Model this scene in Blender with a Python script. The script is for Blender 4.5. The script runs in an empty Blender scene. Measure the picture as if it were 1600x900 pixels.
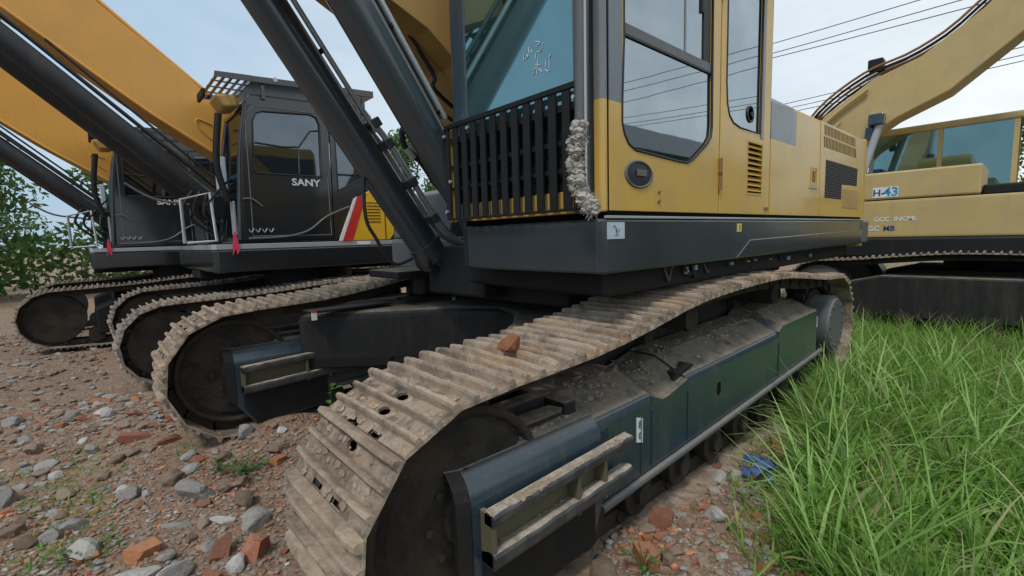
import bpy, bmesh, math, random
import numpy as np
from mathutils import Vector, Matrix, noise
from mathutils.geometry import tessellate_polygon

random.seed(7); RNG = np.random.default_rng(7)
SC = bpy.context.scene; COL = SC.collection
R = math.radians

# ---------------------------------------------------------------- camera
cam_data = bpy.data.cameras.new('camera')
cam = bpy.data.objects.new('camera', cam_data); COL.objects.link(cam)
cam_data.sensor_width = 36; cam_data.lens = 36 * 730 / 1600
cam_data.clip_start = 0.05; cam_data.clip_end = 1500
cam.matrix_world = Matrix(((0.74364098, 0.09340856, -0.66202185, 0), (-0.66794689, 0.06074419, -0.74172575, 0),
                           (-0.02906955, 0.9937731, 0.10756383, 1.5), (0, 0, 0, 1)))
SC.camera = cam
SC.view_settings.view_transform = 'Standard'; SC.view_settings.look = 'None'
SC.view_settings.exposure = 0.3; SC.view_settings.gamma = 1.0

# ---------------------------------------------------------------- node helpers
def nn(nt, typ, **kw):
    n = nt.nodes.new(typ)
    for k, v in kw.items(): setattr(n, k, v)
    return n
def setin(n, name, val):
    n.inputs[name].default_value = val
def c4(c): return (c[0], c[1], c[2], 1)
def mixc(nt, fac, a, b, mode='MIX'):
    m = nn(nt, 'ShaderNodeMix', data_type='RGBA', blend_type=mode)
    L = nt.links
    for sock, val in ((m.inputs[0], fac), (m.inputs[6], a), (m.inputs[7], b)):
        if hasattr(val, 'is_linked'): L.new(val, sock)
        elif isinstance(val, (tuple, list)): sock.default_value = c4(val)
        else: sock.default_value = val
    return m.outputs[2]
def mth(nt, op, a, b=None, c=None, clamp=False):
    m = nn(nt, 'ShaderNodeMath', operation=op, use_clamp=clamp)
    for i, v in enumerate((a, b, c)):
        if v is None: continue
        if hasattr(v, 'is_linked'): nt.links.new(v, m.inputs[i])
        else: m.inputs[i].default_value = v
    return m.outputs[0]
def noi(nt, vec, scale, detail=4, rough=.55, dist=0.0, stretch=None):
    n = nn(nt, 'ShaderNodeTexNoise')
    setin(n, 'Scale', scale); setin(n, 'Detail', detail); setin(n, 'Roughness', rough); setin(n, 'Distortion', dist)
    if stretch:
        mp = nn(nt, 'ShaderNodeMapping'); mp.inputs['Scale'].default_value = stretch
        nt.links.new(vec, mp.inputs['Vector']); vec = mp.outputs[0]
    nt.links.new(vec, n.inputs['Vector'])
    return n.outputs['Fac']
def ramp(nt, fac, stops):
    r = nn(nt, 'ShaderNodeValToRGB'); nt.links.new(fac, r.inputs[0])
    e = r.color_ramp.elements
    while len(e) < len(stops): e.new(0.5)
    for k, (p, c) in enumerate(stops):
        e[k].position = p; e[k].color = c4(c) if isinstance(c, (tuple, list)) else (c, c, c, 1)
    return r.outputs[0]
def newmat(name):
    m = bpy.data.materials.new(name); m.use_nodes = True
    nt = m.node_tree; b = nt.nodes['Principled BSDF']
    return m, nt, b

# ---------------------------------------------------------------- world: hazy bright sky with thin cloud
W = bpy.data.worlds.new('World'); SC.world = W; W.use_nodes = True
nt = W.node_tree; bg = nt.nodes['Background']
SUN_EL, SUN_AZ = R(56), R(205)      # azimuth of the direction towards the sun, from +X counter-clockwise
sky = nn(nt, 'ShaderNodeTexSky', sky_type='NISHITA', sun_disc=False)
sky.sun_elevation = SUN_EL; sky.sun_rotation = math.pi / 2 - SUN_AZ
sky.air_density = 1.2; sky.dust_density = 2.5; sky.ozone_density = 1.2
tc = nn(nt, 'ShaderNodeTexCoord')
sep = nn(nt, 'ShaderNodeSeparateXYZ'); nt.links.new(tc.outputs['Generated'], sep.inputs[0])
big = noi(nt, tc.outputs['Generated'], 1.6, 5, .55, .4, (1, 1, 2.6))
# cloud is thicker towards +X, thinner over +Y
side = mth(nt, 'MULTIPLY_ADD', sep.outputs[0], .55, .42)
side = mth(nt, 'MULTIPLY_ADD', sep.outputs[1], -.30, side)
fac = mth(nt, 'ADD', side, mth(nt, 'MULTIPLY_ADD', big, .9, -.45), clamp=True)
cloudcol = ramp(nt, noi(nt, tc.outputs['Generated'], 3.2, 6, .6, .6, (1, 1, 3)), [(.25, (5.6, 6.1, 6.3)), (.7, (7.4, 7.6, 7.6))])
cloudcol = mixc(nt, fac, (2.5, 3.75, 5.05), cloudcol)
skymix = mixc(nt, .86, sky.outputs[0], cloudcol)
nt.links.new(skymix, bg.inputs[0]); bg.inputs[1].default_value = 0.12

sun_d = bpy.data.lights.new('sun', 'SUN'); sun = bpy.data.objects.new('sun', sun_d); COL.objects.link(sun)
sun_d.energy = 1.5; sun_d.angle = R(11); sun_d.color = (1, .955, .88)
sd = Vector((math.cos(SUN_EL) * math.cos(SUN_AZ), math.cos(SUN_EL) * math.sin(SUN_AZ), math.sin(SUN_EL)))
sun.rotation_euler = sd.to_track_quat('Z', 'Y').to_euler(); sun.location = (0, 0, 20)

# ---------------------------------------------------------------- materials
def paint(name, col, rough=.42, dust=.35, dustcol=(.23, .18, .13), streak=.25, bump=.04, metal=0.0, coat=.0, two=None, objc=True, spec=.5, coatr=.12):
    m, nt, b = newmat(name)
    t = nn(nt, 'ShaderNodeTexCoord'); v = t.outputs['Object']
    big = noi(nt, v, 1.7, 5, .6)
    base = col
    if two:
        col2, fn = two
        base = mixc(nt, fn(nt, v), col, col2)
    base = mixc(nt, ramp(nt, big, [(.3, 0.0), (.75, .5)]), base, (col[0] * .72, col[1] * .72, col[2] * .7)) if not two else base
    st = noi(nt, v, 7, 5, .65, 0, (1, 1, .12))
    base = mixc(nt, mth(nt, 'MULTIPLY', ramp(nt, st, [(.5, 0.0), (.78, 1.0)]), streak), base, dustcol)
    stn = noi(nt, v, 2.2, 8, .72, .8)
    base = mixc(nt, mth(nt, 'MULTIPLY', ramp(nt, stn, [(.5, 0.0), (.62, .6), (.66, .25)]), streak * .6), base, (dustcol[0] * .8, dustcol[1] * .78, dustcol[2] * .75))
    spk = noi(nt, v, 45, 6, .7)
    base = mixc(nt, mth(nt, 'MULTIPLY', ramp(nt, spk, [(.56, 0.0), (.72, 1.0)]), streak * .8), base, (dustcol[0] * 1.2, dustcol[1] * 1.2, dustcol[2] * 1.2))
    ch = mth(nt, 'MULTIPLY', ramp(nt, noi(nt, v, 26, 4, .8), [(.665, 0.0), (.68, 1.0)]), ramp(nt, noi(nt, v, 1.3, 3, .5), [(.5, 0.0), (.6, 1.0)]))
    base = mixc(nt, mth(nt, 'MULTIPLY', ch, .75), base, (.09, .06, .04))
    g = nn(nt, 'ShaderNodeNewGeometry'); s = nn(nt, 'ShaderNodeSeparateXYZ'); nt.links.new(g.outputs['True Normal'], s.inputs[0])
    up = ramp(nt, s.outputs[2], [(.76, 0.0), (.93, 1.0)])
    dn = ramp(nt, noi(nt, v, 6, 8, .7), [(.28, 0.0), (.5, 1.0)])
    f = mth(nt, 'MULTIPLY', mth(nt, 'MULTIPLY', up, dn), dust, clamp=True)
    dcol = mixc(nt, ramp(nt, noi(nt, v, 30, 5, .7), [(.35, 0.0), (.65, 1.0)]), dustcol, (dustcol[0] * 1.5, dustcol[1] * 1.5, dustcol[2] * 1.5))
    base = mixc(nt, f, base, dcol)
    nt.links.new(base, b.inputs['Base Color'])
    rr = mth(nt, 'ADD', mth(nt, 'MULTIPLY_ADD', big, .22, rough - .1), mth(nt, 'MULTIPLY', f, .5), clamp=True)
    nt.links.new(rr, b.inputs['Roughness'])
    b.inputs['Metallic'].default_value = metal; b.inputs['Coat Weight'].default_value = coat; b.inputs['Coat Roughness'].default_value = coatr
    b.inputs['Specular IOR Level'].default_value = spec
    bp = nn(nt, 'ShaderNodeBump'); bp.inputs['Strength'].default_value = bump * 4; bp.inputs['Distance'].default_value = .01
    nt.links.new(mth(nt, 'ADD', noi(nt, v, 3.2, 3, .5), mth(nt, 'MULTIPLY', mth(nt, 'MULTIPLY', f, noi(nt, v, 60, 6, .7)), 1.2)), bp.inputs['Height'])
    nt.links.new(bp.outputs[0], b.inputs['Normal'])
    return m

def mudmat(name, a=(.33, .265, .205), bcol=(.13, .10, .08), ccol=(.36, .235, .13), scale=14, bump=.5):
    m, nt, b = newmat(name)
    t = nn(nt, 'ShaderNodeTexCoord'); oi = nn(nt, 'ShaderNodeObjectInfo')
    av = nn(nt, 'ShaderNodeVectorMath', operation='MULTIPLY_ADD')
    nt.links.new(t.outputs['Object'], av.inputs[0]); av.inputs[1].default_value = (1, 1, 1)
    cx = nn(nt, 'ShaderNodeCombineXYZ')
    for i in range(3): nt.links.new(mth(nt, 'MULTIPLY', oi.outputs['Random'], 17.0 + 9 * i), cx.inputs[i])
    nt.links.new(cx.outputs[0], av.inputs[2]); v = av.outputs[0]
    n1 = noi(nt, v, scale * .5, 8, .68, .3); n2 = noi(nt, v, scale * 3, 6, .7); n3 = noi(nt, v, scale * .3, 4, .5)
    c = mixc(nt, ramp(nt, n1, [(.42, .95), (.56, 0.0)]), a, bcol); n4 = noi(nt, v, scale * 9, 5, .75)
    c = mixc(nt, ramp(nt, n3, [(.52, 0.0), (.68, .75)]), c, ccol)
    c = mixc(nt, ramp(nt, n2, [(.5, 0.0), (.72, .5)]), c, (a[0] * 1.4, a[1] * 1.38, a[2] * 1.36)); c = mixc(nt, ramp(nt, n4, [(.38, .55), (.55, 0.0)]), c, (a[0] * .45, a[1] * .42, a[2] * .4))
    c = mixc(nt, mth(nt, 'MULTIPLY', oi.outputs['Random'], .3), c, (a[0] * .62, a[1] * .62, a[2] * .64))
    nt.links.new(c, b.inputs['Base Color']); b.inputs['Roughness'].default_value = .85
    b.inputs['Specular IOR Level'].default_value = .3
    g = nn(nt, 'ShaderNodeNewGeometry'); c = mixc(nt, ramp(nt, g.outputs['Pointiness'], [(.53, 0.0), (.62, .4)]), c, (a[0] * 1.5, a[1] * 1.45, a[2] * 1.35)); nt.links.new(c, b.inputs['Base Color'])
    bp = nn(nt, 'ShaderNodeBump'); bp.inputs['Strength'].default_value = bump; bp.inputs['Distance'].default_value = .012
    nt.links.new(mth(nt, 'ADD', n1, mth(nt, 'ADD', mth(nt, 'MULTIPLY', n2, .5), mth(nt, 'MULTIPLY', n4, .25))), bp.inputs['Height']); nt.links.new(bp.outputs[0], b.inputs['Normal'])
    return m

def stonemat(name, a, b2, c3=None, scale=9):
    m, nt, b = newmat(name)
    t = nn(nt, 'ShaderNodeTexCoord'); oi = nn(nt, 'ShaderNodeObjectInfo'); v = t.outputs['Object']
    n1 = noi(nt, v, scale, 8, .65, .3); n2 = noi(nt, v, scale * 6, 5, .7)
    c = mixc(nt, ramp(nt, n1, [(.35, 0.0), (.65, 1.0)]), a, b2)
    c = mixc(nt, ramp(nt, n2, [(.5, 0.0), (.75, .6)]), c, c3 or (.42, .37, .31))
    g_ = nn(nt, 'ShaderNodeNewGeometry'); sp_ = nn(nt, 'ShaderNodeSeparateXYZ'); nt.links.new(g_.outputs['Normal'], sp_.inputs[0])
    dd = mth(nt, 'MULTIPLY', ramp(nt, sp_.outputs[2], [(.1, .15), (.9, .5)]), ramp(nt, noi(nt, v, scale * .35, 6, .7), [(.38, 0.0), (.6, 1.0)]))
    c = mixc(nt, dd, c, (.30, .235, .175))
    g = mixc(nt, oi.outputs['Random'], (.62, .62, .62), (1.2, 1.2, 1.2)); c = mixc(nt, 1.0, c, g, 'MULTIPLY')
    nt.links.new(c, b.inputs['Base Color']); b.inputs['Roughness'].default_value = .9; b.inputs['Specular IOR Level'].default_value = .25
    bp = nn(nt, 'ShaderNodeBump'); bp.inputs['Strength'].default_value = .7; bp.inputs['Distance'].default_value = .01
    nt.links.new(mth(nt, 'ADD', n1, mth(nt, 'MULTIPLY', n2, .4)), bp.inputs['Height']); nt.links.new(bp.outputs[0], b.inputs['Normal'])
    return m

def plain(name, col, rough=.5, metal=0.0, spec=.5, bump=0.0):
    m, nt, b = newmat(name)
    t = nn(nt, 'ShaderNodeTexCoord'); v = t.outputs['Object']
    c = mixc(nt, ramp(nt, noi(nt, v, 8, 6, .65), [(.35, 0.0), (.7, .6)]), col, (col[0] * .65, col[1] * .65, col[2] * .65))
    nt.links.new(c, b.inputs['Base Color']); b.inputs['Roughness'].default_value = rough
    b.inputs['Metallic'].default_value = metal; b.inputs['Specular IOR Level'].default_value = spec
    if bump:
        bp = nn(nt, 'ShaderNodeBump'); bp.inputs['Strength'].default_value = bump; bp.inputs['Distance'].default_value = .01
        nt.links.new(noi(nt, v, 40, 6, .7), bp.inputs['Height']); nt.links.new(bp.outputs[0], b.inputs['Normal'])
    return m

def glassmat(name, tint, refl, rough=.03, see=.5, body=(.02, .025, .03)):
    m, nt, b = newmat(name); nt.nodes.remove(b)
    out = nt.nodes['Material Output']
    gl = nn(nt, 'ShaderNodeBsdfGlossy'); gl.inputs['Color'].default_value = c4(refl[1]); gl.inputs['Roughness'].default_value = rough
    tr = nn(nt, 'ShaderNodeBsdfTransparent'); tr.inputs['Color'].default_value = c4(tint)
    df = nn(nt, 'ShaderNodeBsdfDiffuse'); df.inputs['Color'].default_value = c4(body)
    m1 = nn(nt, 'ShaderNodeMixShader'); m1.inputs[0].default_value = 1 - see
    nt.links.new(tr.outputs[0], m1.inputs[1]); nt.links.new(df.outputs[0], m1.inputs[2])
    m2 = nn(nt, 'ShaderNodeMixShader')
    lw = nn(nt, 'ShaderNodeLayerWeight'); lw.inputs['Blend'].default_value = .35
    t = nn(nt, 'ShaderNodeTexCoord')
    sm = mth(nt, 'MULTIPLY', ramp(nt, noi(nt, t.outputs['Object'], 2.4, 5, .6), [(.3, .82), (.7, 1.0)]), mth(nt, 'MULTIPLY_ADD', lw.outputs['Facing'], .45, refl[0]), clamp=True)
    nt.links.new(sm, m2.inputs[0]); nt.links.new(m1.outputs[0], m2.inputs[1]); nt.links.new(gl.outputs[0], m2.inputs[2])
    bp = nn(nt, 'ShaderNodeBump'); bp.inputs['Strength'].default_value = .05; bp.inputs['Distance'].default_value = .01
    nt.links.new(noi(nt, t.outputs['Object'], 2.5, 2, .5), bp.inputs['Height']); nt.links.new(bp.outputs[0], gl.inputs['Normal'])
    nt.links.new(m2.outputs[0], out.inputs[0])
    return m

def two_tone(nt, v):
    s = nn(nt, 'ShaderNodeSeparateXYZ'); nt.links.new(v, s.inputs[0])
    hi = mth(nt, 'GREATER_THAN', s.outputs[2], 2.072); a = mth(nt, 'LESS_THAN', s.outputs[0], 1.80)
    p1 = mth(nt, 'MULTIPLY', hi, a)
    q = mth(nt, 'MULTIPLY', mth(nt, 'GREATER_THAN', s.outputs[2], 2.12), mth(nt, 'MULTIPLY', mth(nt, 'GREATER_THAN', s.outputs[0], 3.51), mth(nt, 'LESS_THAN', s.outputs[0], 4.03)))
    return mth(nt, 'MAXIMUM', p1, q)
YEL = (.62, .375, .06)
M = dict(
    yellow=paint('ochre_paint', YEL, .38, .6, (.36, .28, .18), .50, .06, coat=.45, two=((.12, .145, .175), two_tone)),
    yellow2=paint('ochre_paint_plain', YEL, .42, .3, (.40, .33, .22), .3, .03, coat=.2),
    boomy=paint('boom_ochre_paint', (.50, .30, .09), .45, .2, (.3, .24, .17), .2, .03),
    orange=paint('orange_boom_paint', (.74, .36, .06), .4, .25, (.35, .22, .12), .18, .03, coat=.2),
    bright=paint('bright_yellow_paint', (.80, .45, .02), .38, .25, (.4, .3, .18), .1, .02, coat=.3),
    navy=paint('blue_black_paint', (.022, .042, .060), .24, .9, (.20, .165, .12), .22, .05, coat=.6, coatr=.25),
    skirt=paint('charcoal_skirt_paint', (.022, .029, .037), .33, .5, (.14, .13, .115), .12, .05, coat=.8),
    dark=paint('dark_steel', (.010, .0105, .011), .6, .35, (.07, .06, .05), .15, .08, spec=.3),
    darkdust=paint('dusty_dark_steel', (.013, .013, .013), .6, 1.0, (.17, .14, .105), .18, .12, spec=.35),
    cyl=paint('cylinder_paint', (.030, .045, .058), .36, .2, (.16, .16, .16), .06, .03, coat=1.0),
    blackcyl=paint('black_cylinder_paint', (.012, .014, .017), .5, .3, (.14, .13, .12), .15, .04),
    pipe=paint('grey_pipe', (.55, .58, .60), .38, .25, (.25, .22, .18), .35, .05, metal=.4),
    black=paint('black_cab_paint', (.010, .012, .015), .3, .3, (.12, .12, .12), .05, .03, coat=1.0),
    grey=paint('grey_panel_paint', (.11, .115, .12), .45, .4, (.22, .20, .17), .25, .05),
    silver=paint('silver_trim', (.46, .47, .49), .35, .2, (.3, .28, .25), .25, .03, metal=.3),
    steppaint=paint('muddy_step_steel', (.035, .037, .04), .45, 1.0, (.34, .29, .235), .22, .2),
    olive=paint('olive_dust_plate', (.10, .09, .05), .75, .8, (.20, .17, .11), .4, .15),
    shoe=mudmat('dried_mud_shoe', (.41, .32, .245), (.09, .068, .05), (.43, .28, .155), 15, 1.0),
    shoe2=mudmat('grey_track_shoe', (.33, .28, .235), (.08, .065, .055), (.36, .25, .15)),
    mud=mudmat('dried_mud_clod', (.30, .245, .19), (.17, .13, .10), (.33, .25, .17), 22, .8),
    chain=mudmat('track_chain_dirt', (.045, .037, .029), (.016, .013, .012), (.07, .048, .028), 12, .6),
    rubber=plain('black_rubber', (.018, .018, .019), .55),
    wool=plain('wadding_rope', (.46, .43, .37), 1.0, 0, .1, 1.0), faded=paint('faded_ochre_paint', (.54, .39, .16), .5, .4, (.36, .30, .2), .55, .04),
    white=plain('white_print', (.78, .78, .78), .5),
    sticker=plain('pale_sticker', (.50, .60, .66), .4),
    ysticker=plain('yellow_sticker', (.75, .68, .15), .4),
    gsticker=plain('green_print', (.05, .22, .16), .5),
    red=plain('red_paint', (.62, .03, .025), .4),
    pink=plain('pink_red_ribbon', (.75, .04, .10), .6),
    blueprint=plain('blue_print', (.02, .28, .55), .5),
    navyprint=plain('navy_print', (.05, .06, .16), .5),
    rust=plain('rusty_hinge', (.30, .15, .06), .7, .2),
    mesh=plain('grey_mesh', (.10, .095, .10), .6, .3),
    hole=plain('black_opening', (.006, .006, .006), .9, 0, .1),
    seat=plain('seat_cloth', (.045, .045, .05), .9),
    sideglass=glassmat('side_window_glass', (.30, .36, .38), (.42, (.60, .69, .75)), .02, .2, (.03, .04, .045)),
    frontglass=glassmat('front_window_glass', (.30, .58, .60), (.38, (.52, .76, .75)), .03, .35, (.035, .085, .085)),
    blackglass=glassmat('dark_cab_glass', (.25, .28, .30), (.22, (.56, .66, .76)), .03, .4, (.012, .014, .016)),
    grock=stonemat('grey_concrete_stone', (.30, .29, .275), (.42, .41, .39), (.52, .50, .46)),
    wrock=stonemat('pale_plaster_stone', (.50, .49, .46), (.62, .61, .58), (.36, .30, .26)),
    brick=stonemat('red_brick_stone', (.30, .085, .045), (.40, .15, .08), (.42, .30, .22)),
    obrick=stonemat('orange_brick_stone', (.50, .165, .06), (.52, .22, .10), (.42, .31, .23)),
    brock=stonemat('brown_earth_stone', (.21, .14, .10), (.30, .21, .155), (.38, .31, .25)),
    wire=plain('black_wire', (.03, .03, .035), .6),
    blueplastic=plain('blue_plastic', (.03, .07, .22), .35),
    greenplastic=plain('green_plastic', (.02, .22, .16), .35),
    bark=plain('bark', (.12, .09, .06), .9),
    concrete=plain('grey_render', (.35, .34, .32), .9),
)

# ---------------------------------------------------------------- mesh builder
class MB:
    def __init__(s): s.v = []; s.f = []; s.sm = []
    def add(s, vs, fs, smooth=False):
        o = len(s.v); s.v += [tuple(v) for v in vs]; s.f += [tuple(i + o for i in f) for f in fs]; s.sm += [smooth] * len(fs); return s
    def box(s, x0, x1, y0, y1, z0, z1):
        vs = [(x, y, z) for x in (x0, x1) for y in (y0, y1) for z in (z0, z1)]
        return s.add(vs, [(0, 1, 3, 2), (4, 6, 7, 5), (0, 4, 5, 1), (2, 3, 7, 6), (0, 2, 6, 4), (1, 5, 7, 3)])
    def obox(s, c, ax, ay, az, hx, hy, hz):
        c, ax, ay, az = map(Vector, (c, ax, ay, az))
        vs = [c + ax * (hx * i) + ay * (hy * j) + az * (hz * k) for i in (-1, 1) for j in (-1, 1) for k in (-1, 1)]
        return s.add(vs, [(0, 1, 3, 2), (4, 6, 7, 5), (0, 4, 5, 1), (2, 3, 7, 6), (0, 2, 6, 4), (1, 5, 7, 3)])
    def prism(s, pts, a0, a1, axis='Y', holes=()):
        def P(p, a):
            return {'Y': (p[0], a, p[1]), 'X': (a, p[0], p[1]), 'Z': (p[0], p[1], a)}[axis]
        loops = [list(pts)] + [list(h) for h in holes]
        flat = [p for l in loops for p in l]; n = len(flat)
        tris = tessellate_polygon([[Vector((p[0], p[1], 0)) for p in l] for l in loops])
        vs = [P(p, a0) for p in flat] + [P(p, a1) for p in flat]
        fs = [tuple(t) for t in tris] + [tuple(i + n for i in reversed(t)) for t in tris]
        o = 0
        for l in loops:
            k = len(l)
            for i in range(k):
                a, b = o + i, o + (i + 1) % k
                fs.append((a, b, b + n, a + n))
            o += k
        return s.add(vs, fs)
    def cyl(s, p0, p1, r0, r1=None, n=16, caps=True, smooth=True):
        r1 = r0 if r1 is None else r1
        p0, p1 = Vector(p0), Vector(p1); d = (p1 - p0).normalized()
        u = d.orthogonal().normalized(); w = d.cross(u)
        vs = []
        for p, r in ((p0, r0), (p1, r1)):
            for i in range(n):
                a = 2 * math.pi * i / n; vs.append(p + (u * math.cos(a) + w * math.sin(a)) * r)
        s.add(vs, [(i, (i + 1) % n, n + (i + 1) % n, n + i) for i in range(n)], smooth)
        if caps:
            s.add(vs[:n], [tuple(range(n - 1, -1, -1))]); s.add(vs[n:], [tuple(range(n))])
        return s
    def tube(s, pts, r, n=8, sub=4):
        pts = [Vector(p) for p in pts]
        if sub > 1 and len(pts) > 2:
            q = []
            for i in range(len(pts) - 1):
                p0, p1, p2, p3 = pts[max(i - 1, 0)], pts[i], pts[i + 1], pts[min(i + 2, len(pts) - 1)]
                for k in range(sub):
                    t = k / sub
                    q.append(.5 * ((2 * p1) + (p2 - p0) * t + (2 * p0 - 5 * p1 + 4 * p2 - p3) * t * t + (3 * p1 - p0 - 3 * p2 + p3) * t ** 3))
            pts = q + [pts[-1]]
        vs = []; u = None
        for i, p in enumerate(pts):
            d = (pts[min(i + 1, len(pts) - 1)] - pts[max(i - 1, 0)]).normalized()
            u = d.orthogonal().normalized() if u is None else (u - d * u.dot(d)).normalized()
            w = d.cross(u); rr = r[i] if isinstance(r, list) else r
            for k in range(n):
                a = 2 * math.pi * k / n; vs.append(p + (u * math.cos(a) + w * math.sin(a)) * rr)
        fs = [(i * n + k, i * n + (k + 1) % n, (i + 1) * n + (k + 1) % n, (i + 1) * n + k) for i in range(len(pts) - 1) for k in range(n)]
        m = len(vs) - n
        s.add(vs, fs, True); s.add(vs[:n], [tuple(range(n - 1, -1, -1))]); s.add(vs[m:], [tuple(range(n))])
        return s
    def loft(s, secs, smooth=False, closed=True):
        n = len(secs[0]); vs = [p for sec in secs for p in sec]
        fs = [(i * n + k, i * n + (k + 1) % n, (i + 1) * n + (k + 1) % n, (i + 1) * n + k) for i in range(len(secs) - 1) for k in range(n if closed else n - 1)]
        s.add(vs, fs, smooth)
        if closed: s.add(secs[0], [tuple(range(n - 1, -1, -1))]); s.add(secs[-1], [tuple(range(n))])
        return s
    def lump(s, c, r, seed=0, sq=(1, 1, 1), amp=.35, sub=1):
        vs, fs = ICO[sub]
        rs = random.Random(seed); off = Vector((rs.random() * 50, rs.random() * 50, rs.random() * 50)); out = []
        for v in vs:
            k = 1 + amp * noise.noise(Vector(v) * 1.3 + off) * 1.6
            out.append((c[0] + v[0] * r * k * sq[0], c[1] + v[1] * r * k * sq[1], c[2] + v[2] * r * k * sq[2]))
        return s.add(out, fs)
    def mesh(s, name):
        me = bpy.data.meshes.new(name); me.from_pydata(s.v, [], s.f)
        me.polygons.foreach_set('use_smooth', s.sm); me.update()
        bm = bmesh.new(); bm.from_mesh(me); bmesh.ops.recalc_face_normals(bm, faces=bm.faces); bm.to_mesh(me); bm.free()
        return me
    def build(s, name, mat, parent=None, bevel=0, seg=2, label=None, weld=False):
        me = s.mesh(name); me.materials.append(mat if not isinstance(mat, str) else M[mat])
        return link(name, me, parent, bevel, seg, label)
def ico(sub):
    bm = bmesh.new(); bmesh.ops.create_icosphere(bm, subdivisions=sub, radius=1)
    r = ([tuple(v.co) for v in bm.verts], [tuple(v.index for v in f.verts) for f in bm.faces]); bm.free(); return r
ICO = {1: ico(1), 2: ico(2), 3: ico(3)}

def link(name, me, parent=None, bevel=0, seg=2, label=None):
    o = bpy.data.objects.new(name, me); COL.objects.link(o)
    if parent is not None:
        o.parent = parent
        if parent.parent is None and parent.type == 'EMPTY' and not parent.get('local'):
            o.location = -Vector(parent.location)
    if bevel:
        md = o.modifiers.new('edge_bevel', 'BEVEL'); md.width = bevel; md.segments = seg; md.limit_method = 'ANGLE'; md.angle_limit = R(32)
        md.harden_normals = False
    if label: o['label'] = label
    return o
def thing(name, loc, label, cat, group=None, rotz=0, local=False):
    o = bpy.data.objects.new(name, None); COL.objects.link(o); o.location = loc; o.rotation_euler = (0, 0, rotz)
    o.empty_display_size = .2
    o['label'] = label; o['category'] = cat
    if group: o['group'] = group
    if local: o['local'] = True
    return o
def tag(o, label, cat, group=None, kind=None):
    if label: o['label'] = label
    if cat: o['category'] = cat
    if group: o['group'] = group
    if kind: o['kind'] = kind
    return o
def copy_tree(o, parent=None):
    c = o.copy(); COL.objects.link(c); c.parent = parent
    for ch in list(o.children): copy_tree(ch, c)
    return c
def text(name, body, size, mat, parent, origin, xdir, updir, label=None, bold=True, xs=1.0):
    cu = bpy.data.curves.new(name, 'FONT'); cu.body = body; cu.size = size; cu.extrude = .0015; cu.offset = size * .02 if bold else 0
    cu.align_x = 'CENTER'; cu.align_y = 'CENTER'; cu.resolution_u = 3
    t = bpy.data.objects.new(name, cu); COL.objects.link(t)
    dg = bpy.context.evaluated_depsgraph_get(); me = bpy.data.meshes.new_from_object(t.evaluated_get(dg))
    bpy.data.objects.remove(t)
    X = Vector(xdir).normalized(); Y = Vector(updir).normalized(); Z = X.cross(Y)
    mat4 = Matrix((X * xs, Y, Z)).transposed().to_4x4(); mat4.translation = Vector(origin)
    me.transform(mat4); me.materials.clear(); me.materials.append(M[mat])
    return link(name, me, parent, label=label)

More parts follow.
